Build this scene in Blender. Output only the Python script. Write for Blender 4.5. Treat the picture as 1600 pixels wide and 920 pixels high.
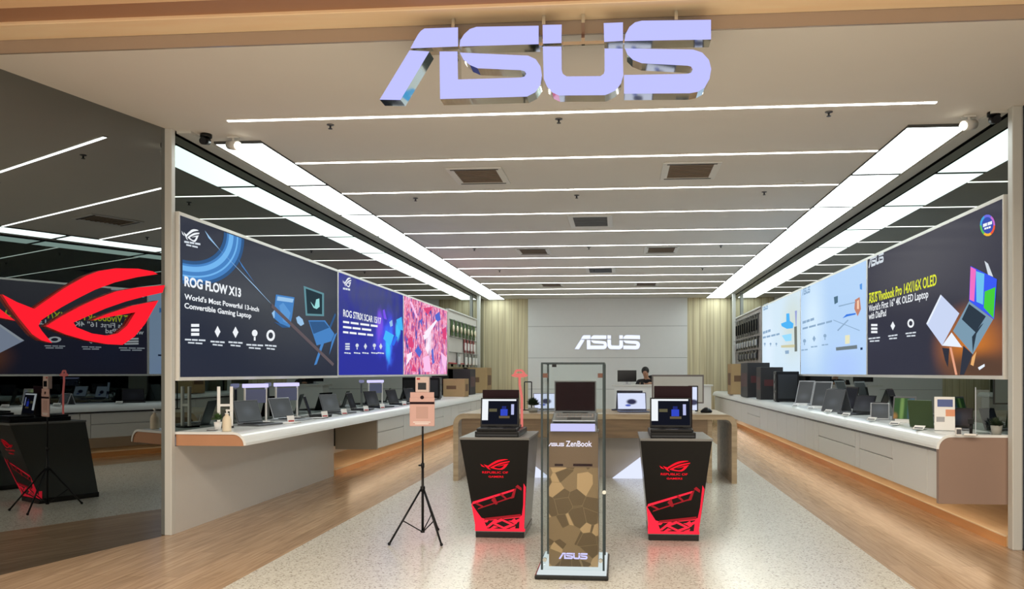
import bpy, bmesh, math, random
from mathutils import Matrix, Vector
random.seed(7)
for o in list(bpy.data.objects): bpy.data.objects.remove(o)
SC = bpy.context.scene
COL = SC.collection
PI = math.pi

# ------------------------------------------------------------------ camera
FOC, PX, HV, EZ = 1250.0, 865.0, 582.0, 1.4
YAW = math.atan2(966 - 865, FOC)
cc, ss = math.cos(YAW), math.sin(YAW)
cam_d = bpy.data.cameras.new('camera'); cam = bpy.data.objects.new('camera', cam_d); COL.objects.link(cam)
cam.location = (0, 0, EZ); cam.rotation_euler = (PI/2, 0, YAW)
cam_d.sensor_width = 36; cam_d.lens = FOC / 1600 * 36
cam_d.shift_x = -(PX - 800) / 1600; cam_d.shift_y = (HV - 460) / 1600
cam_d.clip_start = .05; cam_d.clip_end = 200
SC.camera = cam
# ------------------------------------------------------------------ view, world, lights
SC.view_settings.view_transform = 'Standard'; SC.view_settings.look = 'None'
SC.view_settings.gamma = 1; SC.view_settings.use_curve_mapping = False
SC.view_settings.exposure = 0.12
SC.cycles.use_denoising = True
SC.cycles.max_bounces = 8; SC.cycles.diffuse_bounces = 5; SC.cycles.glossy_bounces = 4
SC.cycles.transparent_max_bounces = 12; SC.cycles.sample_clamp_indirect = 6
SC.cycles.caustics_reflective = False; SC.cycles.caustics_refractive = False
L_PANEL, L_STRIP, L_WORLD = 6.0, 9.0, 1.2
W = bpy.data.worlds.new('mall'); SC.world = W; W.use_nodes = True
W.node_tree.nodes['Background'].inputs[0].default_value = (1.0, .94, .84, 1)
W.node_tree.nodes['Background'].inputs[1].default_value = L_WORLD
def area(name, loc, rot, sx, sy, power, col):
    l = bpy.data.lights.new(name, 'AREA'); l.shape = 'RECTANGLE'; l.size = sx; l.size_y = sy
    l.energy = power; l.color = col
    o = bpy.data.objects.new(name, l); o.location = loc; o.rotation_euler = rot; COL.objects.link(o); return o
area('mall_ceiling_light', (0, 1.2, 4.3), (0, 0, 0), 9, 2.0, 450, (1, .85, .67))

# ------------------------------------------------------------------ geometry of the photograph
def ray(u, v):
    k = (u - PX) / FOC
    return Vector((cc*k - ss, ss*k + cc, -(v - HV) / FOC))
EYE = Vector((0, 0, EZ))
def hit(u, v, p0, n):
    r = ray(u, v); n = Vector(n); t = (Vector(p0) - EYE).dot(n) / r.dot(n); return EYE + r * t
def at_z(u, v, z): return hit(u, v, (0, 0, z), (0, 0, 1))
def at_y(u, v, y): return hit(u, v, (0, y, 0), (0, 1, 0))
def at_x(u, v, x): return hit(u, v, (x, 0, 0), (1, 0, 0))

# ------------------------------------------------------------------ materials
def lin(c): return tuple(((x/255)/12.92 if x/255 <= .04045 else ((x/255+.055)/1.055)**2.4) for x in c) + (1,)
MC = {}
def mat(name, rgb, rough=.5, metal=0, bump=0, bscale=40, var=0, vscale=8, spec=.5, coat=0):
    if name in MC: return MC[name]
    m = bpy.data.materials.new(name); m.use_nodes = True; nt = m.node_tree; b = nt.nodes['Principled BSDF']
    b.inputs['Base Color'].default_value = lin(rgb); b.inputs['Roughness'].default_value = rough
    b.inputs['Metallic'].default_value = metal; b.inputs['Specular IOR Level'].default_value = spec
    b.inputs['Coat Weight'].default_value = coat
    if var or bump:
        tc = nt.nodes.new('ShaderNodeTexCoord'); n = nt.nodes.new('ShaderNodeTexNoise')
        n.inputs['Scale'].default_value = vscale if var else bscale; n.inputs['Detail'].default_value = 4
        nt.links.new(tc.outputs['Object'], n.inputs['Vector'])
        if var:
            mx = nt.nodes.new('ShaderNodeMix'); mx.data_type = 'RGBA'; c = lin(rgb)
            mx.inputs[6].default_value = tuple(x*(1-var) for x in c[:3]) + (1,)
            mx.inputs[7].default_value = tuple(min(1, x*(1+var)) for x in c[:3]) + (1,)
            nt.links.new(n.outputs['Fac'], mx.inputs[0]); nt.links.new(mx.outputs[2], b.inputs['Base Color'])
        if bump:
            bp = nt.nodes.new('ShaderNodeBump'); bp.inputs['Strength'].default_value = bump; bp.inputs['Distance'].default_value = .002
            nt.links.new(n.outputs['Fac'], bp.inputs['Height']); nt.links.new(bp.outputs[0], b.inputs['Normal'])
    MC[name] = m; return m
def glow(name, rgb, s=1.0, sample=False):
    if name in MC: return MC[name]
    m = bpy.data.materials.new(name); m.use_nodes = True; nt = m.node_tree
    for n in list(nt.nodes): nt.nodes.remove(n)
    e = nt.nodes.new('ShaderNodeEmission'); o = nt.nodes.new('ShaderNodeOutputMaterial')
    e.inputs[0].default_value = lin(rgb); e.inputs[1].default_value = s
    nt.links.new(e.outputs[0], o.inputs[0])
    m.cycles.emission_sampling = 'AUTO' if sample else 'NONE'
    MC[name] = m; return m
def picture(name, base, blobs, s=1.0, noise=None, ramp=None, axis='YZ'):
    """printed picture, backlit: soft colour areas (centre a,b  radii ra,rb  colour  softness) on a base colour, world/object coords"""
    m = bpy.data.materials.new(name); m.use_nodes = True; nt = m.node_tree
    for n in list(nt.nodes): nt.nodes.remove(n)
    N = nt.nodes.new; L = nt.links.new
    tc = N('ShaderNodeTexCoord'); sp = N('ShaderNodeSeparateXYZ'); L(tc.outputs['Object'], sp.inputs[0])
    ca, cb = sp.outputs['XYZ'.index(axis[0])], sp.outputs['XYZ'.index(axis[1])]
    def math_(op, a, b=None):
        n = N('ShaderNodeMath'); n.operation = op
        for i, x in enumerate((a, b)):
            if x is None: continue
            if isinstance(x, (int, float)): n.inputs[i].default_value = x
            else: L(x, n.inputs[i])
        return n.outputs[0]
    if ramp:
        nz = N('ShaderNodeTexNoise'); mp = N('ShaderNodeMapping'); mp.inputs['Scale'].default_value = ramp[0]; mp.inputs['Rotation'].default_value = (ramp[3], 0, 0)
        L(tc.outputs['Object'], mp.inputs[0]); L(mp.outputs[0], nz.inputs['Vector'])
        nz.inputs['Scale'].default_value = ramp[1]; nz.inputs['Detail'].default_value = 3; nz.inputs['Distortion'].default_value = 1.5
        cr = N('ShaderNodeValToRGB'); L(nz.outputs['Fac'], cr.inputs[0]); els = cr.color_ramp.elements
        cols = ramp[2]
        while len(els) < len(cols): els.new(.5)
        for e, (p, c) in zip(els, cols): e.position = p; e.color = lin(c)
        cur = cr.outputs[0]
    else:
        rgb = N('ShaderNodeRGB'); rgb.outputs[0].default_value = lin(base); cur = rgb.outputs[0]
    wob = None
    if noise:
        nn = N('ShaderNodeTexNoise'); nn.inputs['Scale'].default_value = noise; nn.inputs['Detail'].default_value = 3
        L(tc.outputs['Object'], nn.inputs['Vector']); wob = nn.outputs['Fac']
    for (a, b, ra, rb, col, soft) in blobs:
        da = math_('DIVIDE', math_('SUBTRACT', ca, a), ra); db = math_('DIVIDE', math_('SUBTRACT', cb, b), rb)
        d = math_('SQRT', math_('ADD', math_('MULTIPLY', da, da), math_('MULTIPLY', db, db)))
        if wob: d = math_('ADD', d, math_('MULTIPLY', math_('SUBTRACT', wob, .5), 1.2))
        mr = N('ShaderNodeMapRange'); L(d, mr.inputs[0]); mr.inputs[1].default_value = 1 - soft; mr.inputs[2].default_value = 1
        mr.inputs[3].default_value = 1; mr.inputs[4].default_value = 0; mr.interpolation_type = 'SMOOTHSTEP'
        mx = N('ShaderNodeMix'); mx.data_type = 'RGBA'; L(mr.outputs[0], mx.inputs[0]); L(cur, mx.inputs[6]); mx.inputs[7].default_value = lin(col)
        cur = mx.outputs[2]
    e = N('ShaderNodeEmission'); e.inputs[1].default_value = s; L(cur, e.inputs[0]); o = N('ShaderNodeOutputMaterial')
    g = N('ShaderNodeBsdfGlossy'); g.inputs['Roughness'].default_value = .15; g.inputs['Color'].default_value = (.03, .03, .03, 1)
    ad = N('ShaderNodeAddShader'); L(e.outputs[0], ad.inputs[0]); L(g.outputs[0], ad.inputs[1]); L(ad.outputs[0], o.inputs[0])
    return m
def mirror(name, rgb, rough=.0):
    m = bpy.data.materials.new(name); m.use_nodes = True; nt = m.node_tree; b = nt.nodes['Principled BSDF']
    b.inputs['Base Color'].default_value = rgb + (1,); b.inputs['Metallic'].default_value = 1; b.inputs['Roughness'].default_value = rough
    MC[name] = m; return m
def glassm(name, tint=(.93, .97, .96), refl=.5):
    m = bpy.data.materials.new(name); m.use_nodes = True; nt = m.node_tree
    for n in list(nt.nodes): nt.nodes.remove(n)
    N = nt.nodes.new; L = nt.links.new
    t = N('ShaderNodeBsdfTransparent'); t.inputs[0].default_value = tint + (1,)
    g = N('ShaderNodeBsdfGlossy'); g.inputs['Roughness'].default_value = .01
    f = N('ShaderNodeFresnel'); f.inputs[0].default_value = 1.45
    mu = N('ShaderNodeMath'); mu.operation = 'MULTIPLY'; mu.inputs[1].default_value = refl; L(f.outputs[0], mu.inputs[0])
    mx = N('ShaderNodeMixShader'); L(mu.outputs[0], mx.inputs[0]); L(t.outputs[0], mx.inputs[1]); L(g.outputs[0], mx.inputs[2])
    o = N('ShaderNodeOutputMaterial'); L(mx.outputs[0], o.inputs[0]); return m
def wood(name, c1, c2, sx, sy, sz, rough=.35, plank=None, c3=None, axis=0):
    """plank = (length along planks, width); grain stretched by the scale"""
    m = bpy.data.materials.new(name); m.use_nodes = True; nt = m.node_tree; b = nt.nodes['Principled BSDF']
    N = nt.nodes.new; L = nt.links.new
    tc = N('ShaderNodeTexCoord'); mp = N('ShaderNodeMapping'); L(tc.outputs['Object'], mp.inputs[0]); mp.inputs['Scale'].default_value = (sx, sy, sz)
    n = N('ShaderNodeTexNoise'); n.inputs['Scale'].default_value = 1; n.inputs['Detail'].default_value = 5; n.inputs['Distortion'].default_value = .6
    L(mp.outputs[0], n.inputs['Vector'])
    cr = N('ShaderNodeValToRGB'); cr.color_ramp.elements[0].position = .3; cr.color_ramp.elements[1].position = .7
    cr.color_ramp.elements[0].color = lin(c1); cr.color_ramp.elements[1].color = lin(c2); L(n.outputs['Fac'], cr.inputs[0])
    out = cr.outputs[0]
    if plank:
        sp = N('ShaderNodeSeparateXYZ'); L(tc.outputs['Object'], sp.inputs[0]); cb = N('ShaderNodeCombineXYZ')
        L(sp.outputs['XYZ'.index(plank[2][0])], cb.inputs[0]); L(sp.outputs['XYZ'.index(plank[2][1])], cb.inputs[1])
        br = N('ShaderNodeTexBrick'); L(cb.outputs[0], br.inputs['Vector']); br.inputs['Scale'].default_value = 1
        br.inputs['Brick Width'].default_value = plank[0]; br.inputs['Row Height'].default_value = plank[1]
        br.inputs['Mortar Size'].default_value = plank[3] if len(plank) > 3 else .0018; br.inputs['Mortar Smooth'].default_value = .1
        br.inputs['Color1'].default_value = (1, 1, 1, 1); br.inputs['Color2'].default_value = (.84, .83, .82, 1); br.inputs['Mortar'].default_value = (.62, .58, .54, 1)
        mx = N('ShaderNodeMix'); mx.data_type = 'RGBA'; mx.blend_type = 'MULTIPLY'; mx.inputs[0].default_value = 1
        L(out, mx.inputs[6]); L(br.outputs['Color'], mx.inputs[7]); out = mx.outputs[2]
    L(out, b.inputs['Base Color']); b.inputs['Roughness'].default_value = rough
    MC[name] = m; return m

M_fascia = None
M_mirror = mirror('tinted_mirror', (.132, .160, .148))
M_darkglass = mirror('dark_glass', (.235, .25, .25))
M_blueglass = mat('blue_glass', (24, 42, 66), .12, spec=.3)
M_chrome = mirror('polished_steel', (.62, .62, .58), .04)
M_brushed = None
M_glass = glassm('case_glass', (.97, .985, .98), .15)
M_acrylic = glassm('clear_acrylic', (.88, .93, .91), 1.2)
M_edge = mat('glass_edge', (48, 58, 60), .2, spec=.3)
M_ceil = mat('ceiling_paint', (222, 219, 212), .75, var=.02, vscale=3)
M_white = mat('white_laminate', (222, 222, 218), .35)
M_whitetop = mat('white_worktop', (236, 240, 240), .22)
M_wallwhite = mat('white_panel', (205, 203, 198), .45, var=.02)
M_backpanel = mat('back_panel', (234, 236, 236), .5, var=.02)
M_grey = mat('grey_cabinet_side', (150, 140, 124), .5)
M_lightgrey = mat('light_grey_front', (205, 204, 200), .4)
M_post = mat('post_paint', (202, 203, 198), .4)
M_groove = mat('shadow_gap', (60, 58, 55), .7); M_seam = mat('panel_seam', (74, 76, 76), .7)
M_endpanel = mat('brown_end_panel', (150, 126, 112), .5, var=.05, vscale=3)
M_black = mat('black_plastic', (16, 16, 18), .35, spec=.25)
M_blackgloss = mat('black_gloss', (14, 13, 13), .12)
M_dark = mat('dark_grey_metal', (52, 54, 58), .38, .4)
M_mid = mat('mid_grey_metal', (110, 112, 116), .35, .6)
M_silver = mat('silver_metal', (186, 190, 196), .3, .7)
M_maroon = mat('maroon_lid', (34, 10, 18), .4, spec=.15)
M_red = mat('red_plastic', (175, 30, 36), .4)
M_pink = mat('dusty_pink_card', (206, 166, 158), .55)
M_paper = mat('white_paper', (238, 238, 236), .6)
M_cream = mat('cream_plastic', (226, 214, 190), .4)
M_kraft = mat('kraft_cardboard', (178, 150, 108), .8, var=.06)
M_kraftd = mat('printed_brown', (112, 84, 60), .7)
M_green = mat('leaf_green', (58, 88, 40), .6, var=.3, vscale=60)
M_dgreen = mat('dark_leaf_green', (34, 50, 30), .6, var=.3, vscale=60)
M_pot = mat('grey_pot', (150, 152, 146), .6)
M_greenlid = mat('green_lid', (72, 92, 62), .35, .3)
M_skin = mat('skin', (196, 150, 124), .5)
M_hair = mat('black_hair', (16, 14, 14), .5)
M_shirt = mat('black_shirt', (22, 22, 26), .8)
M_key = mat('keyboard_black', (26, 26, 28), .5)
M_ledge = wood('ledge_wood', (226, 196, 156), (240, 214, 178), 14, 1.2, 14, .4)
M_ledgeface = wood('ledge_edge_wood', (214, 152, 92), (230, 174, 114), 14, 1.2, 14, .35)
M_tabwood = wood('table_wood', (160, 140, 112), (192, 172, 142), 2, 8, 20, .45)
M_apron = wood('table_apron_wood', (112, 92, 70), (140, 116, 88), 2, 8, 20, .45)
M_floorwood = wood('floor_wood', (168, 139, 110), (196, 167, 136), 30, 2.2, 5, .24, plank=(1.5, .13, 'YX'))
M_slat = wood('wood_wall', (208, 194, 154), (240, 230, 194), 16, 5, .5, .5, plank=(9.0, .19, 'ZX', .008))
M_beam1 = wood('soffit_wood', (250, 218, 176), (255, 232, 194), 1.2, 8, 8, .35)
M_beam2 = mat('soffit_brown', (170, 126, 96), .5, var=.06, vscale=2)
M_beam3 = mat('soffit_tan', (236, 198, 156), .5, var=.04, vscale=2)
M_blue = mat('blue_cover', (40, 50, 110), .4)

G_panel = glow('light_panel', (238, 250, 246), L_PANEL, True)
G_strip = glow('led_strip', (255, 253, 248), L_STRIP, True)
G_warm = glow('warm_led', (255, 222, 184), 9.0, True)
G_sign = glow('sign_face', (188, 190, 255), 1.0, True)
G_signtop = glow('sign_halo', (228, 226, 255), 1.05)
G_backsign = glow('back_sign_face', (226, 232, 255), 1.15, True)
G_redlogo = glow('red_logo', (255, 30, 46), 1.0, True)
G_red = glow('red_light', (255, 44, 64), 1.15, True)
G_reddim = glow('red_light_dim', (176, 40, 46), .8)
G_spot = glow('spot_lens', (255, 246, 224), 6, True)
G_white = glow('white_print', (232, 236, 240), 1.0)
G_pale = glow('pale_print', (206, 214, 222), 1.0)
G_lav = glow('lavender_light', (205, 200, 255), 1.1)
G_tri = glow('wedge_painted_glow', (222, 228, 250), 1.0)  # glow painted onto the white wedges under the table, no lamp there

# ------------------------------------------------------------------ mesh builder
class MB:
    def __init__(s): s.v = []; s.f = []; s.mi = []; s.mats = []; s.sm = []
    def _m(s, m):
        if m not in s.mats: s.mats.append(m)
        return s.mats.index(m)
    def add(s, vs, fs, m, smooth=False):
        b = len(s.v); s.v += [tuple(v) for v in vs]; k = s._m(m)
        for f in fs: s.f.append([b+i for i in f]); s.mi.append(k); s.sm.append(smooth)
        return s
    def box(s, x0, x1, y0, y1, z0, z1, m, R=None):
        vs = [(x, y, z) for x in (x0, x1) for y in (y0, y1) for z in (z0, z1)]
        if R is not None: vs = [R @ Vector(v) for v in vs]
        return s.add(vs, [(0,1,3,2),(4,6,7,5),(0,4,5,1),(2,3,7,6),(0,2,6,4),(1,5,7,3)], m)
    def hexa(s, bot, top, m):   # two quads of 3-D points
        return s.add(list(bot)+list(top), [(3,2,1,0),(4,5,6,7),(0,1,5,4),(1,2,6,5),(2,3,7,6),(3,0,4,7)], m)
    def poly(s, pts, m): return s.add(pts, [tuple(range(len(pts)))], m)
    def prism(s, pts, d, m, ms=None):   # 3-D polygon pushed by vector d
        n = len(pts); d = Vector(d); q = [Vector(p)+d for p in pts]
        s.add(pts, [tuple(range(n))], m); s.add(q, [tuple(reversed(range(n)))], ms or m)
        s.add(list(pts)+q, [(i, (i+1) % n, n+(i+1) % n, n+i) for i in range(n)], ms or m); return s
    def cyl(s, p0, p1, r0, m, r1=None, n=12, caps=True):
        r1 = r0 if r1 is None else r1; p0 = Vector(p0); p1 = Vector(p1); a = (p1-p0).normalized()
        u = a.orthogonal().normalized(); w = a.cross(u)
        vs = [p0 + (u*math.cos(2*PI*i/n)+w*math.sin(2*PI*i/n))*r0 for i in range(n)] + [p1 + (u*math.cos(2*PI*i/n)+w*math.sin(2*PI*i/n))*r1 for i in range(n)]
        s.add(vs, [(i, (i+1) % n, n+(i+1) % n, n+i) for i in range(n)], m, True)
        if caps: s.add(vs, [tuple(reversed(range(n))), tuple(range(n, 2*n))], m)
        return s
    def tube(s, pts, r, m, n=8):
        for a, b in zip(pts, pts[1:]): s.cyl(a, b, r, m, n=n)
        return s
    def lathe(s, c, prof, m, n=20):
        c = Vector(c); vs = []; fs = []
        for r, z in prof: vs += [c + Vector((r*math.cos(2*PI*i/n), r*math.sin(2*PI*i/n), z)) for i in range(n)]
        for k in range(len(prof)-1): fs += [(k*n+i, k*n+(i+1) % n, (k+1)*n+(i+1) % n, (k+1)*n+i) for i in range(n)]
        s.add(vs, fs, m, True); s.add(vs[:n], [tuple(reversed(range(n)))], m); s.add(vs[-n:], [tuple(range(n))], m); return s
    def ball(s, c, r, m, n=12, sq=(1, 1, 1)):
        c = Vector(c); vs = []; fs = []; h = n//2
        for j in range(h+1):
            t = PI*j/h
            for i in range(n): vs.append(c + Vector((r*sq[0]*math.sin(t)*math.cos(2*PI*i/n), r*sq[1]*math.sin(t)*math.sin(2*PI*i/n), r*sq[2]*math.cos(t))))
        for j in range(h): fs += [(j*n+i, (j+1)*n+i, (j+1)*n+(i+1) % n, j*n+(i+1) % n) for i in range(n)]
        return s.add(vs, fs, m, True)
    def grid(s, A, B, m, smooth=True):  # strip between two point rows
        n = len(A); return s.add(list(A)+list(B), [(i, i+1, n+i+1, n+i) for i in range(n-1)], m, smooth)
    def build(s, name, parent=None, o=None, bevel=0, loc=None):
        """o = origin in world metres that the vertices are measured from"""
        if o is None: o = (0, 0, 0)
        o = Vector(o); me = bpy.data.meshes.new(name)
        me.from_pydata([tuple(Vector(v)-o) for v in s.v], [], s.f)
        for m in s.mats: me.materials.append(m)
        for p, k, sm in zip(me.polygons, s.mi, s.sm): p.material_index = k; p.use_smooth = sm
        bm = bmesh.new(); bm.from_mesh(me); bmesh.ops.remove_doubles(bm, verts=bm.verts, dist=1e-6)
        bmesh.ops.recalc_face_normals(bm, faces=bm.faces); bm.to_mesh(me); bm.free()
        ob = bpy.data.objects.new(name, me); COL.objects.link(ob)
        if parent is not None: ob.parent = parent
        else: ob.location = o if loc is None else loc
        if bevel:
            b = ob.modifiers.new('bevel', 'BEVEL'); b.width = bevel; b.segments = 2; b.limit_method = 'ANGLE'; b.angle_limit = .6
        return ob
def tag(o, label, cat, group=None, kind=None):
    o['label'] = label
    o['category'] = cat
    if group: o['group'] = group
    if kind: o['kind'] = kind
    return o
def struct(o): o['kind'] = 'structure'; return o
def thing(name, label, cat, loc=(0, 0, 0), rz=0, group=None):
    o = bpy.data.objects.new(name, None); COL.objects.link(o); o.location = loc; o.rotation_euler = (0, 0, rz)
    o.empty_display_size = .1
    return tag(o, label, cat, group)
def copy_tree(root, loc, rz, label, group=None):
    r = root.copy(); COL.objects.link(r); r.location = loc; r.rotation_euler = (0, 0, rz); r['label'] = label
    if group: r['group'] = group
    for ch in list(root.children):
        c = ch.copy(); COL.objects.link(c); c.parent = r
        for g in list(ch.children):
            d = g.copy(); COL.objects.link(d); d.parent = c
    return r
def text_points(body, size=1.0, bold=.0):
    cu = bpy.data.curves.new('t', 'FONT'); cu.body = body; cu.size = size; cu.offset = bold; cu.resolution_u = 3
    ob = bpy.data.objects.new('t', cu); COL.objects.link(ob)
    dg = bpy.context.evaluated_depsgraph_get(); dg.update()
    me = bpy.data.meshes.new_from_object(ob.evaluated_get(dg))
    vs = [tuple(v.co) for v in me.vertices]; fs = [tuple(p.vertices) for p in me.polygons]
    bpy.data.objects.remove(ob); bpy.data.curves.remove(cu); bpy.data.meshes.remove(me)
    return vs, fs
def text(name, parent, o, body, p, right, up, height, width, m, bold=.012, lift=.002):
    """writing of a given cap height and total width; p = lower-left corner in world metres"""
    vs, fs = text_points(body, 1.0, bold)
    x0 = min(v[0] for v in vs); x1 = max(v[0] for v in vs); z0 = 0.0; z1 = .72
    right = Vector(right); up = Vector(up); n = right.cross(up)
    mb = MB(); mb.add([Vector(p) + right*((v[0]-x0)/(x1-x0)*width) + up*((v[1]-z0)/(z1-z0)*height) + n*lift for v in vs], fs, m)
    return mb.build(name, parent, o)

# ------------------------------------------------------------------ emblem shapes (2-D, unit width)
def norm(pieces):
    xs = [p[0] for q in pieces for p in q]; zs = [p[1] for q in pieces for p in q]
    x0, w, z0 = min(xs), max(xs)-min(xs), min(zs)
    return [[((x-x0)/w, (z-z0)/w) for x, z in q] for q in pieces], w
c1 = lambda L: [(580+x/5.714, 20+y/5.714) for x, y in L]
c2 = lambda L: [(840+x/5.714, 20+y/5.714) for x, y in L]
WORD_PX = [
 c1([(350,318),(385,250),(420,190),(445,160),(475,140),(775,130),(775,300)]),
 c1([(342,335),(520,345),(262,778),(75,775)]),
 c1([(788,300),(795,245),(830,190),(880,145),(940,125),(1495,115),(1495,280)]),
 c1([(610,345),(770,345),(775,595),(1330,578),(1370,568),(1384,545),(1370,522),(1335,512),(950,495),(880,465),(825,420),(790,355),(1400,382),(1470,415),(1512,480),(1524,560),(1512,640),(1465,710),(1390,748),(615,770)]),
 c2([(45,108),(215,105),(213,270),(47,275)]),
 c2([(590,92),(762,85),(762,250),(595,260)]),
 c2([(47,300),(213,300),(215,510),(225,545),(260,568),(560,565),(590,545),(598,520),(598,318),(760,320),(765,560),(745,630),(700,690),(630,725),(600,735),(190,738),(130,710),(85,660),(55,590)]),
 c2([(775,252),(785,190),(820,125),(870,85),(930,70),(1548,62),(1548,238)]),
 c2([(772,555),(1330,545),(1370,535),(1385,505),(1370,480),(1340,472),(930,450),(850,420),(800,370),(780,318),(1390,328),(1470,355),(1530,420),(1550,500),(1535,590),(1490,670),(1430,705),(1360,718),(772,722)])]
YS = 4.80
def _w(p): q = at_y(p[0], p[1], YS); return (q.x, q.z)
WORD_W = [[_w(p) for p in q] for q in WORD_PX]
WORD, _ = norm(WORD_W)
ce = lambda L: [(x/4.181, 400+y/4.181) for x, y in L]
EYE_PX = [
 ce([(15,250),(110,300),(225,345),(300,292),(420,210),(560,130),(650,97),(760,80),(900,82),(1000,100),(1030,118),(900,137),(750,172),(620,220),(500,280),(400,335),(320,385),(268,420),(252,455),(275,490),(340,568),(270,550),(210,510),(120,400),(60,320)]),
 ce([(300,458),(400,395),(520,330),(640,275),(760,230),(900,205),(1078,190),(1062,238),(940,265),(820,297),(690,342),(570,394),(480,434),(500,465),(600,505),(700,520),(770,505),(830,455),(885,367),(720,396),(600,420),(700,378),(860,325),(1035,290),(1000,350),(950,440),(880,525),(800,580),(700,575),(560,550),(430,512)]),
 ce([(-160,210),(0,345),(100,422),(0,402),(-90,360)])]
GP0 = Vector((-3.88, 6.62, 0)); GP1 = GP0 + Vector((-math.sin(math.radians(15)), -math.cos(math.radians(15)), 0))    # the angled glass left of the shop
gdir = (GP1-GP0).normalized(); gn = Vector((-gdir.y, gdir.x, 0))
if gn.x < 0: gn = -gn
EYE_W = [[hit(p[0], p[1], GP0+gn*.03, gn) for p in q] for q in EYE_PX]
EYEL, _ = norm([[(-(p-GP0).dot(gdir), p.z) for p in q] for q in EYE_W])
def emblem(shape, name, parent, o, p, right, up, width, m, depth=0, side=None, lift=.002, mir=1):
    right = Vector(right); up = Vector(up); n = right.cross(up); mb = MB(); p = Vector(p)
    for q in shape:
        pts = [p + right*(x*width) + up*(z*width) + n*lift for x, z in q]
        if depth: mb.prism([a+n*depth for a in pts], -n*depth, m, side)
        else: mb.poly(pts, m)
    return mb.build(name, parent, o)

# ================================================================== THE SETTING
XL, XR, YF, YB, ZC = -3.85, 3.13, 6.65, 22.7, 3.5
YC = 4.98                                # front edge of the shop ceiling
TL, TR = -2.56, 1.92                     # edges of the terrazzo
# terrazzo
mt = bpy.data.materials.new('terrazzo'); mt.use_nodes = True; nt = mt.node_tree; b = nt.nodes['Principled BSDF']
tc = nt.nodes.new('ShaderNodeTexCoord'); vo = nt.nodes.new('ShaderNodeTexVoronoi'); vo.inputs['Scale'].default_value = 95
cr = nt.nodes.new('ShaderNodeValToRGB'); nt.links.new(tc.outputs['Object'], vo.inputs['Vector'])
sx = nt.nodes.new('ShaderNodeSeparateColor'); nt.links.new(vo.outputs['Color'], sx.inputs[0]); nt.links.new(sx.outputs[0], cr.inputs[0])
e = cr.color_ramp.elements; e[0].position = 0; e[0].color = lin((150, 140, 126)); e[1].position = 1; e[1].color = lin((232, 232, 222))
for p_, c_ in ((.12, (184, 178, 166)), (.2, (212, 210, 199)), (.8, (218, 216, 206))):
    k = e.new(p_); k.color = lin(c_)
nt.links.new(cr.outputs[0], b.inputs['Base Color']); b.inputs['Roughness'].default_value = .22
struct(MB().box(TL, TR, -6, YB, -.1, 0, mt).build('floor'))
struct(MB().box(-9, TL, -6, YB, -.1, 0, M_floorwood).box(TR, 9, -6, YB, -.1, 0, M_floorwood).build('floor_wood_border'))
# ceiling
struct(MB().box(-6.5, 6.5, YC, YF, ZC, ZC+.2, M_ceil).box(XL-.2, XR+.2, YF, YB+.2, ZC, ZC+.2, M_ceil).build('ceiling'))
# entrance fascia and soffit of the mall
struct(MB().box(-7, 7, YC-.02, YC-.0005, ZC+.001, ZC+.5, mat('satin_fascia', (176, 160, 146), .18, .35)).build('trim_1'))
sf = MB()
zs = 3.585
struct(MB().box(-7, 7, 4.74, YC-.021, zs, zs+.3, M_beam1).build('trim_2', bevel=.004))
struct(MB().box(-7, 7, 4.52, 4.739, zs+.02, zs+.3, M_beam2).build('trim_3'))
struct(MB().box(-7, 7, 3.2, 4.519, zs-.0, zs+.3, M_beam3).build('trim_4'))
# side walls
def side_wall(sgn, X, name, ylow):
    """mirror wall above the counter; niche behind the floating cabinets"""
    t = .06*sgn
    struct(MB().box(*sorted((X, X+t)), YF, YB, .40, ZC, M_mirror).build(name))
    D = X + .75*sgn
    struct(MB().box(*sorted((D, D+t)), ylow, YB, 0, .46, M_wallwhite).build(name+'_niche_back'))
    struct(MB().box(*sorted((X+t, D)), ylow, YB, .401, .46, M_wallwhite).build(name+'_niche_soffit'))
    struct(MB().box(*sorted((X-.02*sgn, D)), ylow, YB, 0.0, .09, M_ledge).box(*sorted((X-.035*sgn, X-.02*sgn)), ylow, YB, 0, .082, M_ledgeface).box(*sorted((X-.037*sgn, X-.02*sgn)), ylow, YB, .082, .091, mat('painted_edge_light', (250, 232, 200), .4)).build('trim_ledge_'+name[5:]))  # last box: pale strip, the light along the ledge's top edge painted as colour
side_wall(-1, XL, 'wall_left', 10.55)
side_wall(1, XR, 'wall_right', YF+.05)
struct(MB().box(XL-.06, XL+.015, YF, 10.55, 0, .76, M_wallwhite).box(XL-.85, XL-.0601, 10.45, 10.549, 0, .46, M_wallwhite).build('wall_left_lower_panel'))
# posts at the shop front
struct(MB().box(XL-.07, XL+.022, YF-.06, YF, 0, ZC, M_post).build('trim_post_left', bevel=.006))
struct(MB().box(XR-.035, XR+.04, YF-.08, YF, 0, ZC, M_post).box(XR+.04, XR+.85, YF-.02, YF, 0, ZC, M_post).build('trim_post_right', bevel=.006))
# angled glass left
a = GP0 + gdir*.0; b2 = GP0 + gdir*4.2
struct(MB().prism([a, b2, b2+Vector((0,0,ZC)), a+Vector((0,0,ZC))], -gn*.05, M_darkglass).build('wall_angled_glass'))
# neighbouring shop glass right
a = Vector((XR+.045, YF-.08, 0)); b2 = Vector((XR+.50, 3.2, 0))
struct(MB().prism([a, b2, b2+Vector((0,0,ZC)), a+Vector((0,0,ZC))], (.06, 0, 0), M_blueglass).build('wall_neighbour_glass'))
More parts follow.
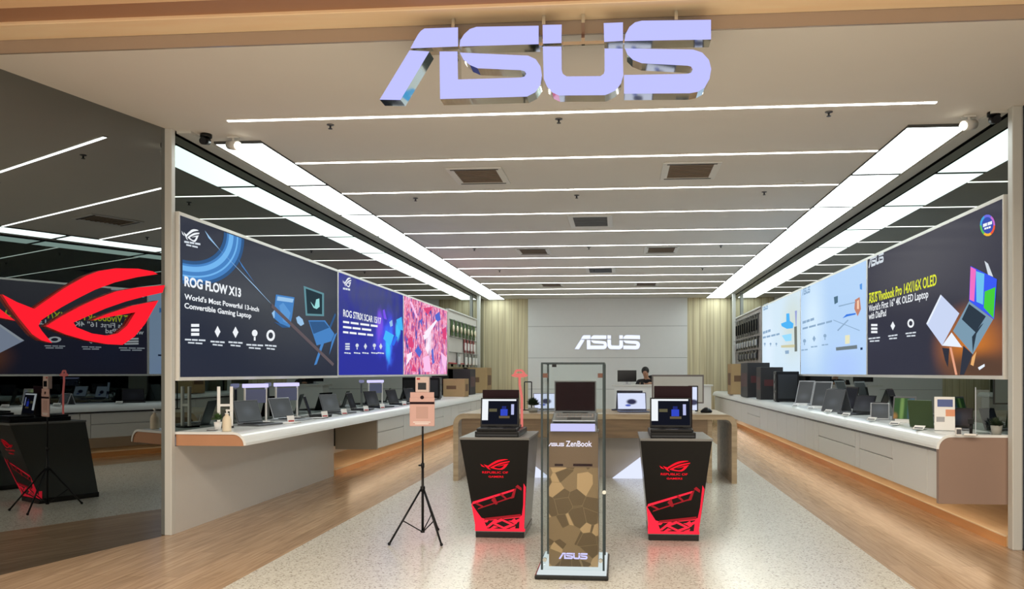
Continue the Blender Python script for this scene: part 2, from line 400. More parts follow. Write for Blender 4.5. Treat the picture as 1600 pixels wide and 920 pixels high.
# ceiling edge profiles
for sgn, X, nm in ((1, XL, 'left'), (-1, XR, 'right')):
    x0 = X+.10*sgn; struct(MB().box(*sorted((X+.022*sgn, X+.15*sgn)), YF+.02, YB, ZC-.022, ZC-.0005, M_post).box(*sorted((X, X+.018*sgn)), YF, YB, ZC-.006, ZC-.0005, M_groove).build('trim_ceiling_'+nm))
# back wall
struct(MB().box(XL-.2, XR+.2, YB, YB+.1, 0, ZC, M_slat).build('wall_back'))
bp = MB(); zz = [0, .93, 1.818, 2.709, ZC]
for z0, z1 in zip(zz, zz[1:]): bp.box(-2.56, 1.93, YB-.08, YB-.001, z0+.004, z1-.004, M_backpanel)
bp.box(-2.55, 1.92, YB-.074, YB-.002, 0, ZC-.001, M_mid)
struct(bp.build('wall_back_panelling'))
for X, nm in ((XL+.10, 'left'), (XR-.10, 'right')):
    struct(MB().box(X-.04, X+.04, 21.3, 21.38, .885, ZC, M_post).build('trim_column_'+nm))

# ================================================================== CEILING FITTINGS
ordw = ['first','second','third','fourth','fifth','sixth','seventh','eighth','ninth','tenth','eleventh','twelfth','thirteenth']
def strip_len(k): return (-3.24, 2.46) if k == 0 else (-3.215, 2.44)
for k in range(12):
    y = 6.41 + 1.353*k; x0, x1 = strip_len(k)
    t = thing('linear_ceiling_light', 'thin white linear light across the ceiling, %s from the shop entrance' % ordw[k], 'ceiling light', (0, y, ZC), 0, 'linear ceiling lights')
    MB().box(x0, x1, -.026, .026, -.010, -.0006, M_white).build('housing', t)
    MB().box(x0+.006, x1-.006, -.015, .015, -.014, -.010, G_strip).build('diffuser', t)
ys = [7.0, 8.66] ; 
while ys[-1] < 22: ys.append(min(22.62, ys[-1]+1.66))
for side, (x0, x1) in (('left', (-3.665, -3.225)), ('right', (2.45, 2.95))):
    for k, (a, b2) in enumerate(zip(ys, ys[1:])):
        t = thing('ceiling_light_panel', 'glowing white light panel in the %s ceiling row, %s from the entrance' % (side, ordw[k]), 'ceiling light', ((x0+x1)/2, (a+b2)/2, ZC), 0, 'light panels along the %s wall' % side)
        hw, hl = (x1-x0)/2, (b2-a)/2
        MB().box(-hw, hw, -hl, hl, -.018, -.0006, M_seam).build('frame', t)
        MB().box(-hw+.004, hw-.004, -hl+.036, hl-.036, -.012, -.0185, G_panel).build('diffuser', t)
def vent(x, y, w, l, label, grille=False):
    t = thing('ceiling_vent', label, 'air vent', (x, y, ZC), 0, 'air vents in the ceiling')
    f = MB(); W2, L2 = w/2+.07, l/2+.07
    f.box(-W2, W2, -L2, -l/2, -.014, -.0006, M_white).box(-W2, W2, l/2, L2, -.014, -.0006, M_white).box(-W2, -w/2, -l/2, l/2, -.014, -.0006, M_white).box(w/2, W2, -l/2, l/2, -.014, -.0006, M_white)
    f.build('frame', t, bevel=.004)
    gm = M_mid if grille else mat('vent_grille', (128, 114, 98), .6)
    g = MB().box(-w/2, w/2, -l/2, l/2, -.004, -.0006, gm)
    n = 9
    for i in range(n): yy = -l/2 + l*(i+.5)/n; g.box(-w/2, w/2, yy-.008, yy+.008, -.012, -.004, gm)
    g.build('grille', t)
    if not grille: MB().box(-w/2-.03, w/2+.03, -l/2-.03, -l/2-.01, -.018, -.0141, M_black).box(-w/2-.03, w/2+.03, l/2+.01, l/2+.03, -.018, -.0141, M_black).build('gasket', t)
vent(-1.48, 8.44, .44, .56, 'square brown air vent in the ceiling, front left one')
vent(.74, 8.40, .44, .56, 'square brown air vent in the ceiling, front right one')
vent(-.38, 11.1, .46, .70, 'pale rectangular return grille in the middle of the ceiling, nearest entrance', True)
vent(-1.46, 13.75, .44, .56, 'air vent in the left half of the ceiling, second pair back')
vent(.73, 13.75, .44, .56, 'air vent in the right half of the ceiling, second pair back')
vent(-.36, 16.4, .46, .70, 'pale rectangular return grille in the middle of the ceiling, farther back', True)
vent(-1.59, 19.05, .44, .56, 'air vent in the left half of the ceiling, farthest pair')
vent(.66, 19.05, .44, .56, 'air vent in the right half of the ceiling, farthest pair')
for r, y in enumerate((6.5, 9.36, 13.3, 16.2)):
    for q, x in enumerate((-2.43, -.49, 1.69)):
        if r == 0 and q == 1: pass
        t = thing('ceiling_sprinkler', 'small sprinkler head in ceiling, %s row from the entrance, %s' % (ordw[r], ('left', 'centre', 'right')[q]), 'sprinkler', (x, y+.1, ZC), 0, 'sprinkler heads')
        MB().lathe((0, 0, 0), [(.03, -.0006), (.03, -.006), (.012, -.012)], M_mid).build('cover', t)
        MB().cyl((0, 0, -.012), (0, 0, -.035), .008, M_dark).cyl((0, 0, -.035), (0, 0, -.038), .018, M_dark).build('nozzle', t)
MB_ = MB().lathe((1.99, 9.0, ZC), [(.045, -.0006), (.045, -.012), (.03, -.018)], M_white); tag(MB_.build('smoke_detector', None, (1.99, 9.0, ZC)), 'round white smoke detector in the ceiling near right light row', 'smoke detector')
def spot(x, y, sgn, label):
    t = thing('ceiling_spotlight', label, 'spotlight', (x, y, ZC))
    MB().cyl((0, 0, -.0006), (0, 0, -.05), .012, M_white).box(-.05, .05, -.02, .02, -.012, -.0006, M_white).build('bracket', t)
    MB().cyl((-.05*sgn, -.02, -.085), (.06*sgn, .05, -.055), .042, M_white, n=16).build('lamp_head', t)
    MB().cyl((-.0505*sgn, -.0203, -.0852), (-.053*sgn, -.022, -.086), .034, G_spot, n=16).build('lens', t)
def dome(x, y, label):
    t = thing('security_camera', label, 'camera', (x, y, ZC))
    MB().cyl((0, 0, -.0006), (0, 0, -.03), .05, M_black, n=16).build('base', t)
    MB().cyl((0, .03, -.055), (0, -.06, -.075), .032, M_black, n=14).build('camera_body', t)
spot(-3.42, 6.88, -1, 'white spotlight at left front corner of the ceiling beside black camera'); dome(-3.62, 6.78, 'black security camera at left front corner of the ceiling')
spot(2.86, 6.80, 1, 'white lit spotlight at right front corner of the ceiling beside black camera'); dome(3.02, 6.72, 'black security camera at right front corner of the ceiling')

# ================================================================== SIGNS
t = thing('storefront_sign', 'large glowing lavender four letter sign hanging above the shop entrance', 'sign', (0, YS, 3.0))
names = ['top_bar', 'slanted_stroke', 'top_bar', 'letter_body', 'top_bar', 'top_bar', 'letter_body', 'top_bar', 'letter_body']
for nm, q in zip(names, WORD_W):
    pts = [Vector((x, YS, z)) for x, z in q]
    ob = MB().prism(pts, (0, .115, 0), G_sign, M_chrome).build(nm, t, (0, YS, 3.0))
hb = MB()
SX0, SX1 = min(p[0] for q in WORD_W for p in q), max(p[0] for q in WORD_W for p in q)
for k_ in (.22, .50, .62, .90): x = SX0+(SX1-SX0)*k_; hb.box(x-.01, x+.01, YS+.07, YS+.09, 3.40, 3.5845, M_chrome)
hb.box(SX0+.4, SX1-.05, YS+.075, YS+.095, 3.40, 3.42, M_chrome)
hb.build('mounting_rail', t, (0, YS, 3.0))
p0 = at_y(898, 546, YB-.09); p1 = at_y(1000, 546, YB-.09)
t = thing('wall_sign', 'small white glowing four letter sign on the far back wall', 'sign', (p0.x, YB-.08, p0.z))
emblem(WORD, 'letters', t, (p0.x, YB-.08, p0.z), (p0.x, YB-.08, p0.z), (1, 0, 0), (0, 0, 1), p1.x-p0.x, G_backsign, .03, M_white, lift=.0005)
t = thing('eye_emblem_sign', 'huge red eye shaped emblem on the angled dark glass at left', 'sign', GP0+Vector((0, 0, 1.5)))
o = GP0+Vector((0, 0, 1.5))
for nm, q in zip(('upper_lash', 'eye_outline', 'tail'), EYE_W):
    MB().prism(q, -gn*.029, G_redlogo, M_red).build(nm, t, o)

# ================================================================== POSTERS
FXL, FXR = XL+.045, XR-.045      # lit faces
RL, RR, UP = (0, 1, 0), (0, -1, 0), (0, 0, 1)
def poster(side, y0, y1, z0, z1, face, label):
    sgn = -1 if side == 'L' else 1; X = XL if side == 'L' else XR; F = FXL if side == 'L' else FXR
    o = (X, (y0+y1)/2, z0)
    t = thing('lightbox_poster', label, 'poster', o, 0, 'backlit posters on the %s wall' % ('left' if side == 'L' else 'right'))
    fr = MB(); w = .03; xa, xb = sorted((X - .0005*sgn, F - .004*sgn))
    for q in ((y0, y1, z0, z0+w), (y0, y1, z1-w, z1), (y0, y0+w*.6, z0+w, z1-w), (y1-w*.6, y1, z0+w, z1-w)): fr.box(xa, xb, *q, M_white)
    fr.build('frame', t, o)
    # the lit print keeps world-scaled coordinates: its mesh origin stays at the thing
    xa, xb = sorted((X - .0006*sgn, F))
    pr = MB().box(xa, xb, y0+w*.6, y1-w*.6, z0+w, z1-w, face).build('print_panel', t, o)
    return t, Vector(o), F
def flat(t, o, name, polys):   # polys: list of (points, material)
    mb = MB()
    for pts, m in polys: mb.poly(pts, m)
    return mb.build(name, t, o)
def on(F, L, n=1, k=0):
    sgn = 1 if F < 0 else -1
    return [at_x(u, v, F + sgn*(.002+.0012*k)) for u, v in L]
def bars(F, rows, m, thick=None, k=0):
    """rows of word-like dashes: (u0, v0, u1, v1, height px, [fractions])"""
    out = []
    for (u0, v0, u1, v1, h, fr) in rows:
        for a, b_ in fr:
            ua, ub = u0+(u1-u0)*a, u0+(u1-u0)*b_; va, vb = v0+(v1-v0)*a, v0+(v1-v0)*b_
            out.append((on(F, [(ua, va), (ub, vb), (ub, vb+h), (ua, va+h)], k=k), m))
    return out
def icon(F, u, v, r, m, kind, k=1):
    out = []
    if kind == 'sq':
        for dy in (-r, -r*.2, r*.55):
            out.append((on(F, [(u-r*.7, v+dy), (u+r*.7, v+dy), (u+r*.7, v+dy+r*.5), (u-r*.7, v+dy+r*.5)], k=k), m))
    elif kind == 'ring':
        n = 14; A = [(u+r*.75*math.cos(2*PI*i/n), v+r*math.sin(2*PI*i/n)) for i in range(n+1)]; B = [(u+r*.4*math.cos(2*PI*i/n), v+r*.55*math.sin(2*PI*i/n)) for i in range(n+1)]
        for i in range(n): out.append((on(F, [A[i], A[i+1], B[i+1], B[i]], k=k), m))
    elif kind == 'bulb':
        out.append((on(F, [(u+r*.5*math.cos(2*PI*i/10), v-r*.3+r*.6*math.sin(2*PI*i/10)) for i in range(10)], k=k), m))
        out.append((on(F, [(u-r*.15, v+r*.35), (u+r*.15, v+r*.35), (u+r*.15, v+r), (u-r*.15, v+r)], k=k), m))
    else:
        out.append((on(F, [(u-r*.5, v), (u, v-r), (u+r*.5, v), (u, v+r)], k=k), m))
    return out
W1 = [(0, .18), (.22, .45), (.5, .76), (.8, 1)]
W2 = [(0, .3), (.34, .62), (.67, 1)]
W3 = [(0, .45), (.52, 1)]

# --- dark gaming poster, left front
fp = picture('dark_print', (38, 43, 58), [(.6, .95, 3.2, 1.0, (64, 68, 76), 1.0)], 1.0)
t, o, F = poster('L', 6.66, 10.62, 1.33, 2.80, fp, 'dark backlit poster with a blue ring and open laptops, nearest on left wall')
B1 = glow('blue_print_a', (72, 128, 190), 1); B2 = glow('blue_print_b', (112, 176, 232), 1); B3 = glow('blue_print_c', (52, 88, 132), 1); B4 = glow('blue_print_d', (150, 190, 226), 1)
cy, cz = 6.72, 2.76
def arc(r0, r1, m, a0=-PI/2, a1=.0, k=0, n=22):
    ps = []
    for i in range(n):
        qa, qb = a0+(a1-a0)*i/n, a0+(a1-a0)*(i+1)/n
        q = [(cy+r*math.cos(a)*2.0, cz+r*math.sin(a)*1.0) for r, a in ((r0, qa), (r0, qb), (r1, qb), (r1, qa))]
        q = [(min(max(y, 6.69), 10.5), min(z, 2.764)) for y, z in q]
        ps.append(([Vector((F+.002+.0006*k, y, z)) for y, z in q], m))
    return ps
flat(t, o, 'blue_ring', arc(.37, .58, B3, k=0, a1=.0) + arc(.40, .55, B1, k=1, a1=.0) + arc(.42, .465, B2, k=2, a1=.0) + arc(.50, .515, B2, k=2, a1=.0))
flat(t, o, 'sword_streak', [(on(F, [(320, 360), (326, 372), (420, 470), (425, 476), (400, 448), (345, 392)], k=3), B4), (on(F, [(425, 474), (424, 480), (520, 572), (522, 568)], k=3), glow('dull_line', (96, 86, 90), 1)), (on(F, [(370, 400), (372, 404), (398, 442), (378, 416)], k=3), B1)])
emblem(EYEL, 'eye_logo', t, o, at_x(283, 372, F), RL, UP, .30, G_white, lift=.004)
flat(t, o, 'logo_caption', bars(F, [(288, 376, 313, 380, 3, W2), (291, 381, 309, 385, 2.5, W3)], G_pale))
a = at_x(287.5, 446, F); b2 = at_x(376, 456, F)
text('headline', t, o, 'ROG FLOW X13', a, RL, UP, .085, b2.y-a.y, G_white, .04, .004)
a = at_x(287.5, 463+4, F); b2 = at_x(404, 485, F)
text('subtitle', t, o, "World's Most Powerful 13-inch", a, RL, UP, .048, b2.y-a.y, G_white, .025, .004)
a = at_x(287.5, 481, F); b2 = at_x(392, 492, F)
text('subtitle', t, o, 'Convertible Gaming Laptop', a, RL, UP, .048, b2.y-a.y, G_white, .025, .004)
for (u, v, kd, w) in ((305, 515, 'sq', 16), (340, 518, 'dia', 11), (368, 519, 'dia', 11), (398, 523, 'bulb', 13), (423, 524, 'ring', 9)):
    flat(t, o, 'icon', icon(F, u, v, 9, G_white, kd))
    flat(t, o, 'icon_caption', bars(F, [(u-w, v+14, u+w, v+15.5, 2.5, W2), (u-w*.7, v+19, u+w*.7, v+20.5, 2.2, W3)], G_pale))
lp = lambda L: [(410+x/6.13, 440+y/6.13) for x, y in L]
flat(t, o, 'laptop_picture', [(on(F, lp([(130, 122), (308, 150), (285, 330), (262, 438), (170, 400), (112, 350), (118, 230)]), k=1), B1), (on(F, lp([(145, 140), (300, 165), (290, 200), (138, 180)]), k=2), B4), (on(F, lp([(110, 352), (90, 300), (118, 270), (118, 340)]), k=2), B4), (on(F, lp([(112, 385), (190, 440), (265, 440), (185, 405)]), k=2), B3), (on(F, lp([(160, 230), (200, 200), (270, 300), (240, 400), (200, 380)]), k=2), glow('blue_print_e', (92, 148, 206), 1))])
T1 = glow('teal_print', (96, 140, 150), 1); T2 = glow('teal_dark_print', (40, 56, 64), 1)
flat(t, o, 'laptop_picture', [(on(F, lp([(395, 40), (590, 110), (590, 330), (415, 325)]), k=1), T1), (on(F, lp([(415, 65), (572, 122), (572, 312), (430, 305)]), k=2), T2), (on(F, lp([(460, 190), (500, 240), (515, 170), (545, 160), (548, 240), (520, 262), (490, 250)]), k=3), glow('mint_print', (150, 214, 214), 1)), (on(F, lp([(440, 370), (600, 370), (690, 500), (660, 570), (560, 600), (520, 610)]), k=1), B1), (on(F, lp([(450, 382), (592, 382), (640, 440), (490, 500)]), k=2), B3), (on(F, lp([(560, 600), (590, 590), (520, 790), (495, 800)]), k=1), B1), (on(F, lp([(665, 570), (690, 510), (716, 485), (640, 700)]), k=1), B1), (on(F, lp([(640, 430), (695, 300), (705, 320), (655, 445)]), k=1), B3)])
flat(t, o, 'mouse_picture', [(on(F, lp([(322, 345), (350, 328), (385, 360), (400, 405), (368, 425), (335, 395)]), k=2), B4)])

# --- blue gaming poster
z0, z1 = 1.335, 2.80
fp = picture('blue_print', (38, 44, 150), [(0, 1.2, 3.0, .75, (66, 72, 120), 1.0), (.62, .66, .9, .55, (70, 70, 220), .9), (.75, .55, .38, .42, (52, 120, 250), .8), (.25, .85, .25, .35, (120, 80, 220), .9), (.72, .5, .2, .3, (60, 190, 255), .7), (1.35, .8, .25, .22, (70, 190, 250), .6)], 1.0, noise=3.0)
t, o, F = poster('L', 10.622, 13.95, z0, z1, fp, 'royal blue backlit poster with bright splash, second on left wall')
emblem(EYEL, 'eye_logo', t, o, at_x(535, 446, F), RL, UP, .36, G_white, lift=.004)
flat(t, o, 'logo_caption', bars(F, [(536, 449, 547, 451, 3, W2)], G_pale))
a = at_x(536, 494, F); b2 = at_x(595, 503, F)
text('headline', t, o, 'ROG STRIX SCAR 15/17', a, RL, UP, .10, b2.y-a.y, G_white, .02, .004)
flat(t, o, 'subtitle', bars(F, [(536, 501, 590, 508, 3.2, W1), (536, 509, 580, 514, 3.2, W2), (536, 517, 583, 522, 3.2, W1)], G_white))
for u, kd in ((543, 'sq'), (558, 'bulb'), (571, 'dia'), (585, 'bulb'), (595, 'dia')):
    flat(t, o, 'icon', icon(F, u, 541, 5, G_pale, kd))
    flat(t, o, 'icon_caption', bars(F, [(u-5, 550, u+5, 551, 2, W2)], G_pale))
lp = lambda L: [(525+x/5.41, 420+y/5.41) for x, y in L]
C1 = glow('cyan_print', (70, 180, 250), 1); C2 = glow('cyan_dark_print', (50, 110, 230), 1)
flat(t, o, 'laptop_picture', [(on(F, lp([(420, 520), (490, 560), (460, 650), (400, 590)]), k=1), C1), (on(F, lp([(510, 430), (555, 405), (566, 520), (530, 510)]), k=1), C1), (on(F, lp([(470, 640), (500, 560), (520, 580), (490, 650)]), k=1), C2), (on(F, lp([(395, 350), (410, 340), (430, 430), (405, 420)]), k=1), glow('violet_print', (120, 84, 230), 1)), (on(F, lp([(450, 450), (475, 430), (480, 480), (460, 490)]), k=1), B4)])
# --- pink game-art style poster (generic streaks)
fp = picture('pink_print', (0, 0, 0), [(0.1, .72, .45, .42, (240, 226, 244), 1.0), (1.3, .10, .4, .35, (240, 170, 224), 1.0)], 1.0, noise=5.0,
    ramp=((1, 1.3, .6), 5.5, [(.30, (62, 44, 96)), (.38, (70, 96, 190)), (.44, (196, 70, 120)), (.50, (226, 106, 140)), (.56, (240, 200, 232)), (.63, (232, 80, 126)), (.72, (250, 226, 244))], .35))
t, o, F = poster('L', 13.952, 17.6, z0, z1, fp, 'pink and blue streaky backlit poster, third on left wall')
PK = glow('pink_streak', (244, 190, 230), 1); PW = glow('pale_streak', (244, 232, 246), 1); PB = glow('blue_streak', (84, 104, 200), 1); PM = glow('magenta_streak', (214, 70, 120), 1)
lp = lambda L: [(600+x/5.41, 470+y/5.41) for x, y in L]
flat(t, o, 'streak_pattern', [(on(F, lp(L), k=k_), m_) for L, m_, k_ in (
   ([(215, 0), (235, 10), (285, 130), (275, 150)], PK, 1), ([(190, 545), (200, 450), (240, 430), (230, 480)], PW, 1), ([(480, 430), (530, 480), (520, 600), (490, 520)], PK, 1),
   ([(260, 420), (290, 380), (320, 430), (300, 480)], PB, 1), ([(330, 290), (400, 250), (380, 300), (340, 330)], PW, 1), ([(350, 400), (375, 330), (385, 400), (370, 450)], PW, 1), ([(340, 270), (440, 160), (450, 170), (370, 300)], PW, 2),
   ([(330, 480), (380, 460), (400, 600), (340, 600)], PK, 1), ([(430, 120), (470, 90), (480, 160), (440, 180)], PB, 1), ([(200, 320), (240, 300), (250, 400), (210, 390)], PM, 1), ([(490, 240), (525, 220), (525, 330), (500, 320)], PM, 1), ([(330, 60), (410, 50), (370, 120)], PM, 1), ([(230, 590), (250, 530), (275, 600)], PM, 1), ([(300, 170), (320, 150), (325, 220)], PB, 1), ([(400, 420), (415, 400), (425, 520), (410, 540)], PB, 1))])

# --- right wall posters
fp = picture('sunset_print', (46, 47, 62), [(.0, 1.25, 2.6, .8, (76, 76, 84), 1.0), (-1.15, .30, 1.0, .45, (190, 112, 46), .9), (-1.35, .10, 1.2, .20, (86, 62, 50), .8)], 1.0)
t, o, F = poster('R', 6.69, 10.23, 1.345, 2.83, fp, 'dark backlit poster with tilted laptops over an orange glow, nearest on right wall')
a = at_x(1357.5, 419, F); emblem(WORD, 'wordmark', t, o, a, RR, UP, a.y-at_x(1381, 411, F).y, G_pale, lift=.003)
YE = glow('yellow_print', (220, 226, 60), 1)
a = at_x(1358, 474, F); b2 = at_x(1464, 448, F)
text('headline', t, o, 'ASUS Vivobook Pro 14X/16X OLED', a, RR, UP, .11, a.y-b2.y, YE, .022, .004)
flat(t, o, 'kicker', bars(F, [(1358, 458, 1376, 454, 2.5, W1)], YE))
a = at_x(1358, 487, F); b2 = at_x(1451, 470, F)
text('subtitle', t, o, "World's First 16'' 4K OLED Laptop", a, RR, UP, .08, a.y-b2.y, G_white, .016, .004)
a = at_x(1358, 499, F); b2 = at_x(1385, 495, F)
text('subtitle', t, o, 'with DialPad', a, RR, UP, .08, a.y-b2.y, G_white, .016, .004)
for u, v, kd, w in ((1366, 513, 'sq', 10), (1395, 509, 'dia', 8), (1423, 505, 'ring', 9)):
    flat(t, o, 'icon', icon(F, u, v, 7, G_white, kd))
    flat(t, o, 'icon_caption', bars(F, [(u-w*.9, v+15, u+w*.9, v+13, 2.2, W2), (u-w*.7, v+19, u+w*.8, v+18, 2.2, W3)], G_pale))
lp = lambda L: [(1440+x/4.38, 380+y/4.38) for x, y in L]
LV = glow('silver_print', (196, 208, 236), 1); LW = glow('silver_edge_print', (226, 234, 246), 1); SG = glow('steel_print', (120, 150, 170), 1); SD = glow('steel_dark_print', (46, 58, 70), 1)
flat(t, o, 'laptop_picture', [(on(F, lp([(130, 350), (258, 480), (140, 700), (32, 550)]), k=1), LV), (on(F, lp([(140, 700), (205, 610), (278, 712)]), k=1), LW), (on(F, lp([(130, 350), (136, 362), (45, 552), (32, 550)]), k=2), LW)])
flat(t, o, 'laptop_picture', [(on(F, lp([(325, 395), (490, 520), (350, 760), (215, 600)]), k=1), SG), (on(F, lp([(325, 415), (440, 500), (370, 610), (275, 520)]), k=2), SD), (on(F, lp([(345, 640), (405, 560), (425, 545), (375, 620), (350, 750)]), k=2), SD), (on(F, lp([(285, 700), (350, 760), (290, 900), (262, 900)]), k=1), glow('ground_print', (50, 54, 66), 1)),
   (on(F, lp([(335, 155), (515, 245), (495, 520), (325, 395)]), k=1), glow('screen_blue_print', (60, 90, 236), 1)), (on(F, lp([(335, 160), (372, 180), (360, 400), (328, 385)]), k=2), glow('screen_pink_print', (232, 110, 190), 1)), (on(F, lp([(372, 190), (430, 210), (420, 420), (375, 400)]), k=2), glow('screen_cyan_print', (110, 190, 232), 1)), (on(F, lp([(432, 330), (505, 300), (492, 512), (425, 440)]), k=2), glow('screen_green_print', (70, 200, 60), 1)), (on(F, lp([(430, 120), (455, 140), (490, 230), (455, 215)]), k=1), G_pale)])
flat(t, o, 'light_streak_picture', [(on(F, lp([(190, 712), (205, 712), (245, 900), (230, 900)]), k=1), glow('salmon_print', (226, 160, 130), 1)), (on(F, lp([(385, 850), (430, 825), (432, 842), (395, 868)]), k=1), LW), (on(F, lp([(345, 780), (375, 740), (355, 840), (335, 830)]), k=1), glow('amber_print', (226, 170, 110), 1)), (on(F, lp([(140, 715), (190, 720), (180, 850), (160, 800)]), k=1), glow('shade_print', (48, 50, 60), 1))])
# round badge
bc = (1543, 352); bm = []
cols = [(230, 90, 60), (240, 180, 60), (90, 190, 90), (70, 160, 220), (110, 110, 220), (190, 110, 200)]
for i in range(18):
    qa, qb = 2*PI*i/18, 2*PI*(i+1)/18
    f = lambda r, a_: (bc[0]+r*.70*math.cos(a_), bc[1]+r*math.sin(a_))
    bm.append((on(F, [f(17, qa), f(17, qb), f(13, qb), f(13, qa)], k=1), glow('badge_%d' % (i//3), cols[i//3], 1)))
bm.append((on(F, [f(13, 2*PI*i/18) for i in range(18)], k=1), glow('badge_core', (60, 80, 170), 1)))
bm += bars(F, [(1536, 350, 1550, 345, 5, W3), (1538, 356, 1548, 353, 3, W2)], G_white, k=2)
flat(t, o, 'round_badge', bm)

fp = picture('pale_blue_print', (176, 206, 240), [(1.0, .9, 1.2, 1.2, (208, 230, 246), 1.0), (-.8, .1, 1.5, .5, (168, 196, 246), 1.0)], 1.0)
t, o, F = poster('R', 10.232, 13.87, 1.345, 2.83, fp, 'pale blue backlit poster with balloon and desk, second on right wall')
GT = glow('faint_grey_print', (140, 168, 196), 1)
a = at_x(1254, 462, F); emblem(WORD, 'wordmark', t, o, a, RR, UP, a.y-at_x(1266, 458, F).y, GT, lift=.003)
flat(t, o, 'subtitle', bars(F, [(1254, 502, 1272, 496, 4, W2), (1254, 512, 1300, 500, 3, W1)], GT))
for u, v, kd in ((1257, 534, 'bulb'), (1272, 529, 'dia'), (1289, 526, 'bulb')):
    flat(t, o, 'icon', icon(F, u, v, 5, GT, kd)); flat(t, o, 'icon_caption', bars(F, [(u-5, v+12, u+5, v+11, 2, W3)], GT))
lp = lambda L: [(1180+x/4.84, 400+y/4.84) for x, y in L]
flat(t, o, 'balloon_picture', [(on(F, lp([(755, 330), (790, 310), (800, 400), (775, 455), (750, 400)]), k=1), glow('balloon_print', (190, 130, 110), 1)), (on(F, lp([(770, 340), (785, 330), (785, 400), (770, 400)]), k=2), glow('balloon_light_print', (240, 200, 170), 1)), (on(F, lp([(790, 215), (808, 205), (808, 255), (792, 250)]), k=1), glow('kite_print', (90, 150, 220), 1)), (on(F, lp([(595, 310), (625, 300), (625, 350), (600, 365)]), k=1), glow('bird_print', (80, 110, 130), 1)), (on(F, lp([(630, 375), (760, 345), (760, 352), (632, 384)]), k=1), GT)])
flat(t, o, 'laptop_picture', [(on(F, lp([(660, 470), (690, 440), (760, 430), (760, 442), (700, 455)]), k=1), glow('wave_print', (60, 120, 220), 1)), (on(F, lp([(610, 690), (770, 672), (772, 700), (612, 715)]), k=1), glow('desk_print', (110, 122, 128), 1)), (on(F, lp([(680, 600), (715, 595), (715, 660), (680, 665)]), k=1), glow('cream_print', (226, 224, 190), 1)), (on(F, lp([(590, 480), (790, 560), (790, 566), (592, 487)]), k=1), GT), (on(F, lp([(620, 560), (700, 480), (706, 486), (626, 568)]), k=1), GT), (on(F, lp([(795, 692), (812, 690), (812, 708), (796, 710)]), k=1), glow('dot_print', (40, 60, 90), 1))])

fp = picture('pale_green_print', (206, 226, 240), [(-1.2, .9, 1.4, .9, (204, 216, 210), 1.0), (1.1, .6, .9, 1.2, (216, 232, 246), 1.0)], 1.0)
t, o, F = poster('R', 13.872, 17.5, 1.345, 2.83, fp, 'very pale backlit poster with blue bottle shape, third on right wall')
a = at_x(1192, 486, F); emblem(WORD, 'wordmark', t, o, a, RR, UP, a.y-at_x(1200, 483, F).y, GT, lift=.003)
flat(t, o, 'subtitle', bars(F, [(1192, 518, 1204, 514, 4, W2), (1192, 526, 1218, 520, 3, W1)], GT))
for u in (1195, 1204, 1213): flat(t, o, 'icon', icon(F, u, 538, 3, GT, 'bulb'))
flat(t, o, 'laptop_picture', [(on(F, lp([(235, 435), (258, 432), (262, 490), (290, 510), (285, 545), (240, 550), (200, 530), (195, 510), (235, 495)]), k=1), glow('bottle_print', (80, 176, 240), 1)), (on(F, lp([(200, 600), (275, 585), (275, 640), (230, 645)]), k=1), glow('bottle_pale_print', (150, 214, 250), 1)), (on(F, lp([(295, 535), (315, 530), (318, 720), (298, 722)]), k=1), glow('stand_print', (110, 116, 110), 1)), (on(F, lp([(300, 415), (316, 410), (312, 530), (306, 530)]), k=1), glow('lilac_print', (150, 160, 210), 1)), (on(F, lp([(195, 675), (300, 668), (300, 690), (196, 692)]), k=1), glow('sand_print', (200, 196, 160), 1)), (on(F, lp([(225, 715), (255, 712), (255, 738), (228, 740)]), k=1), GT)])

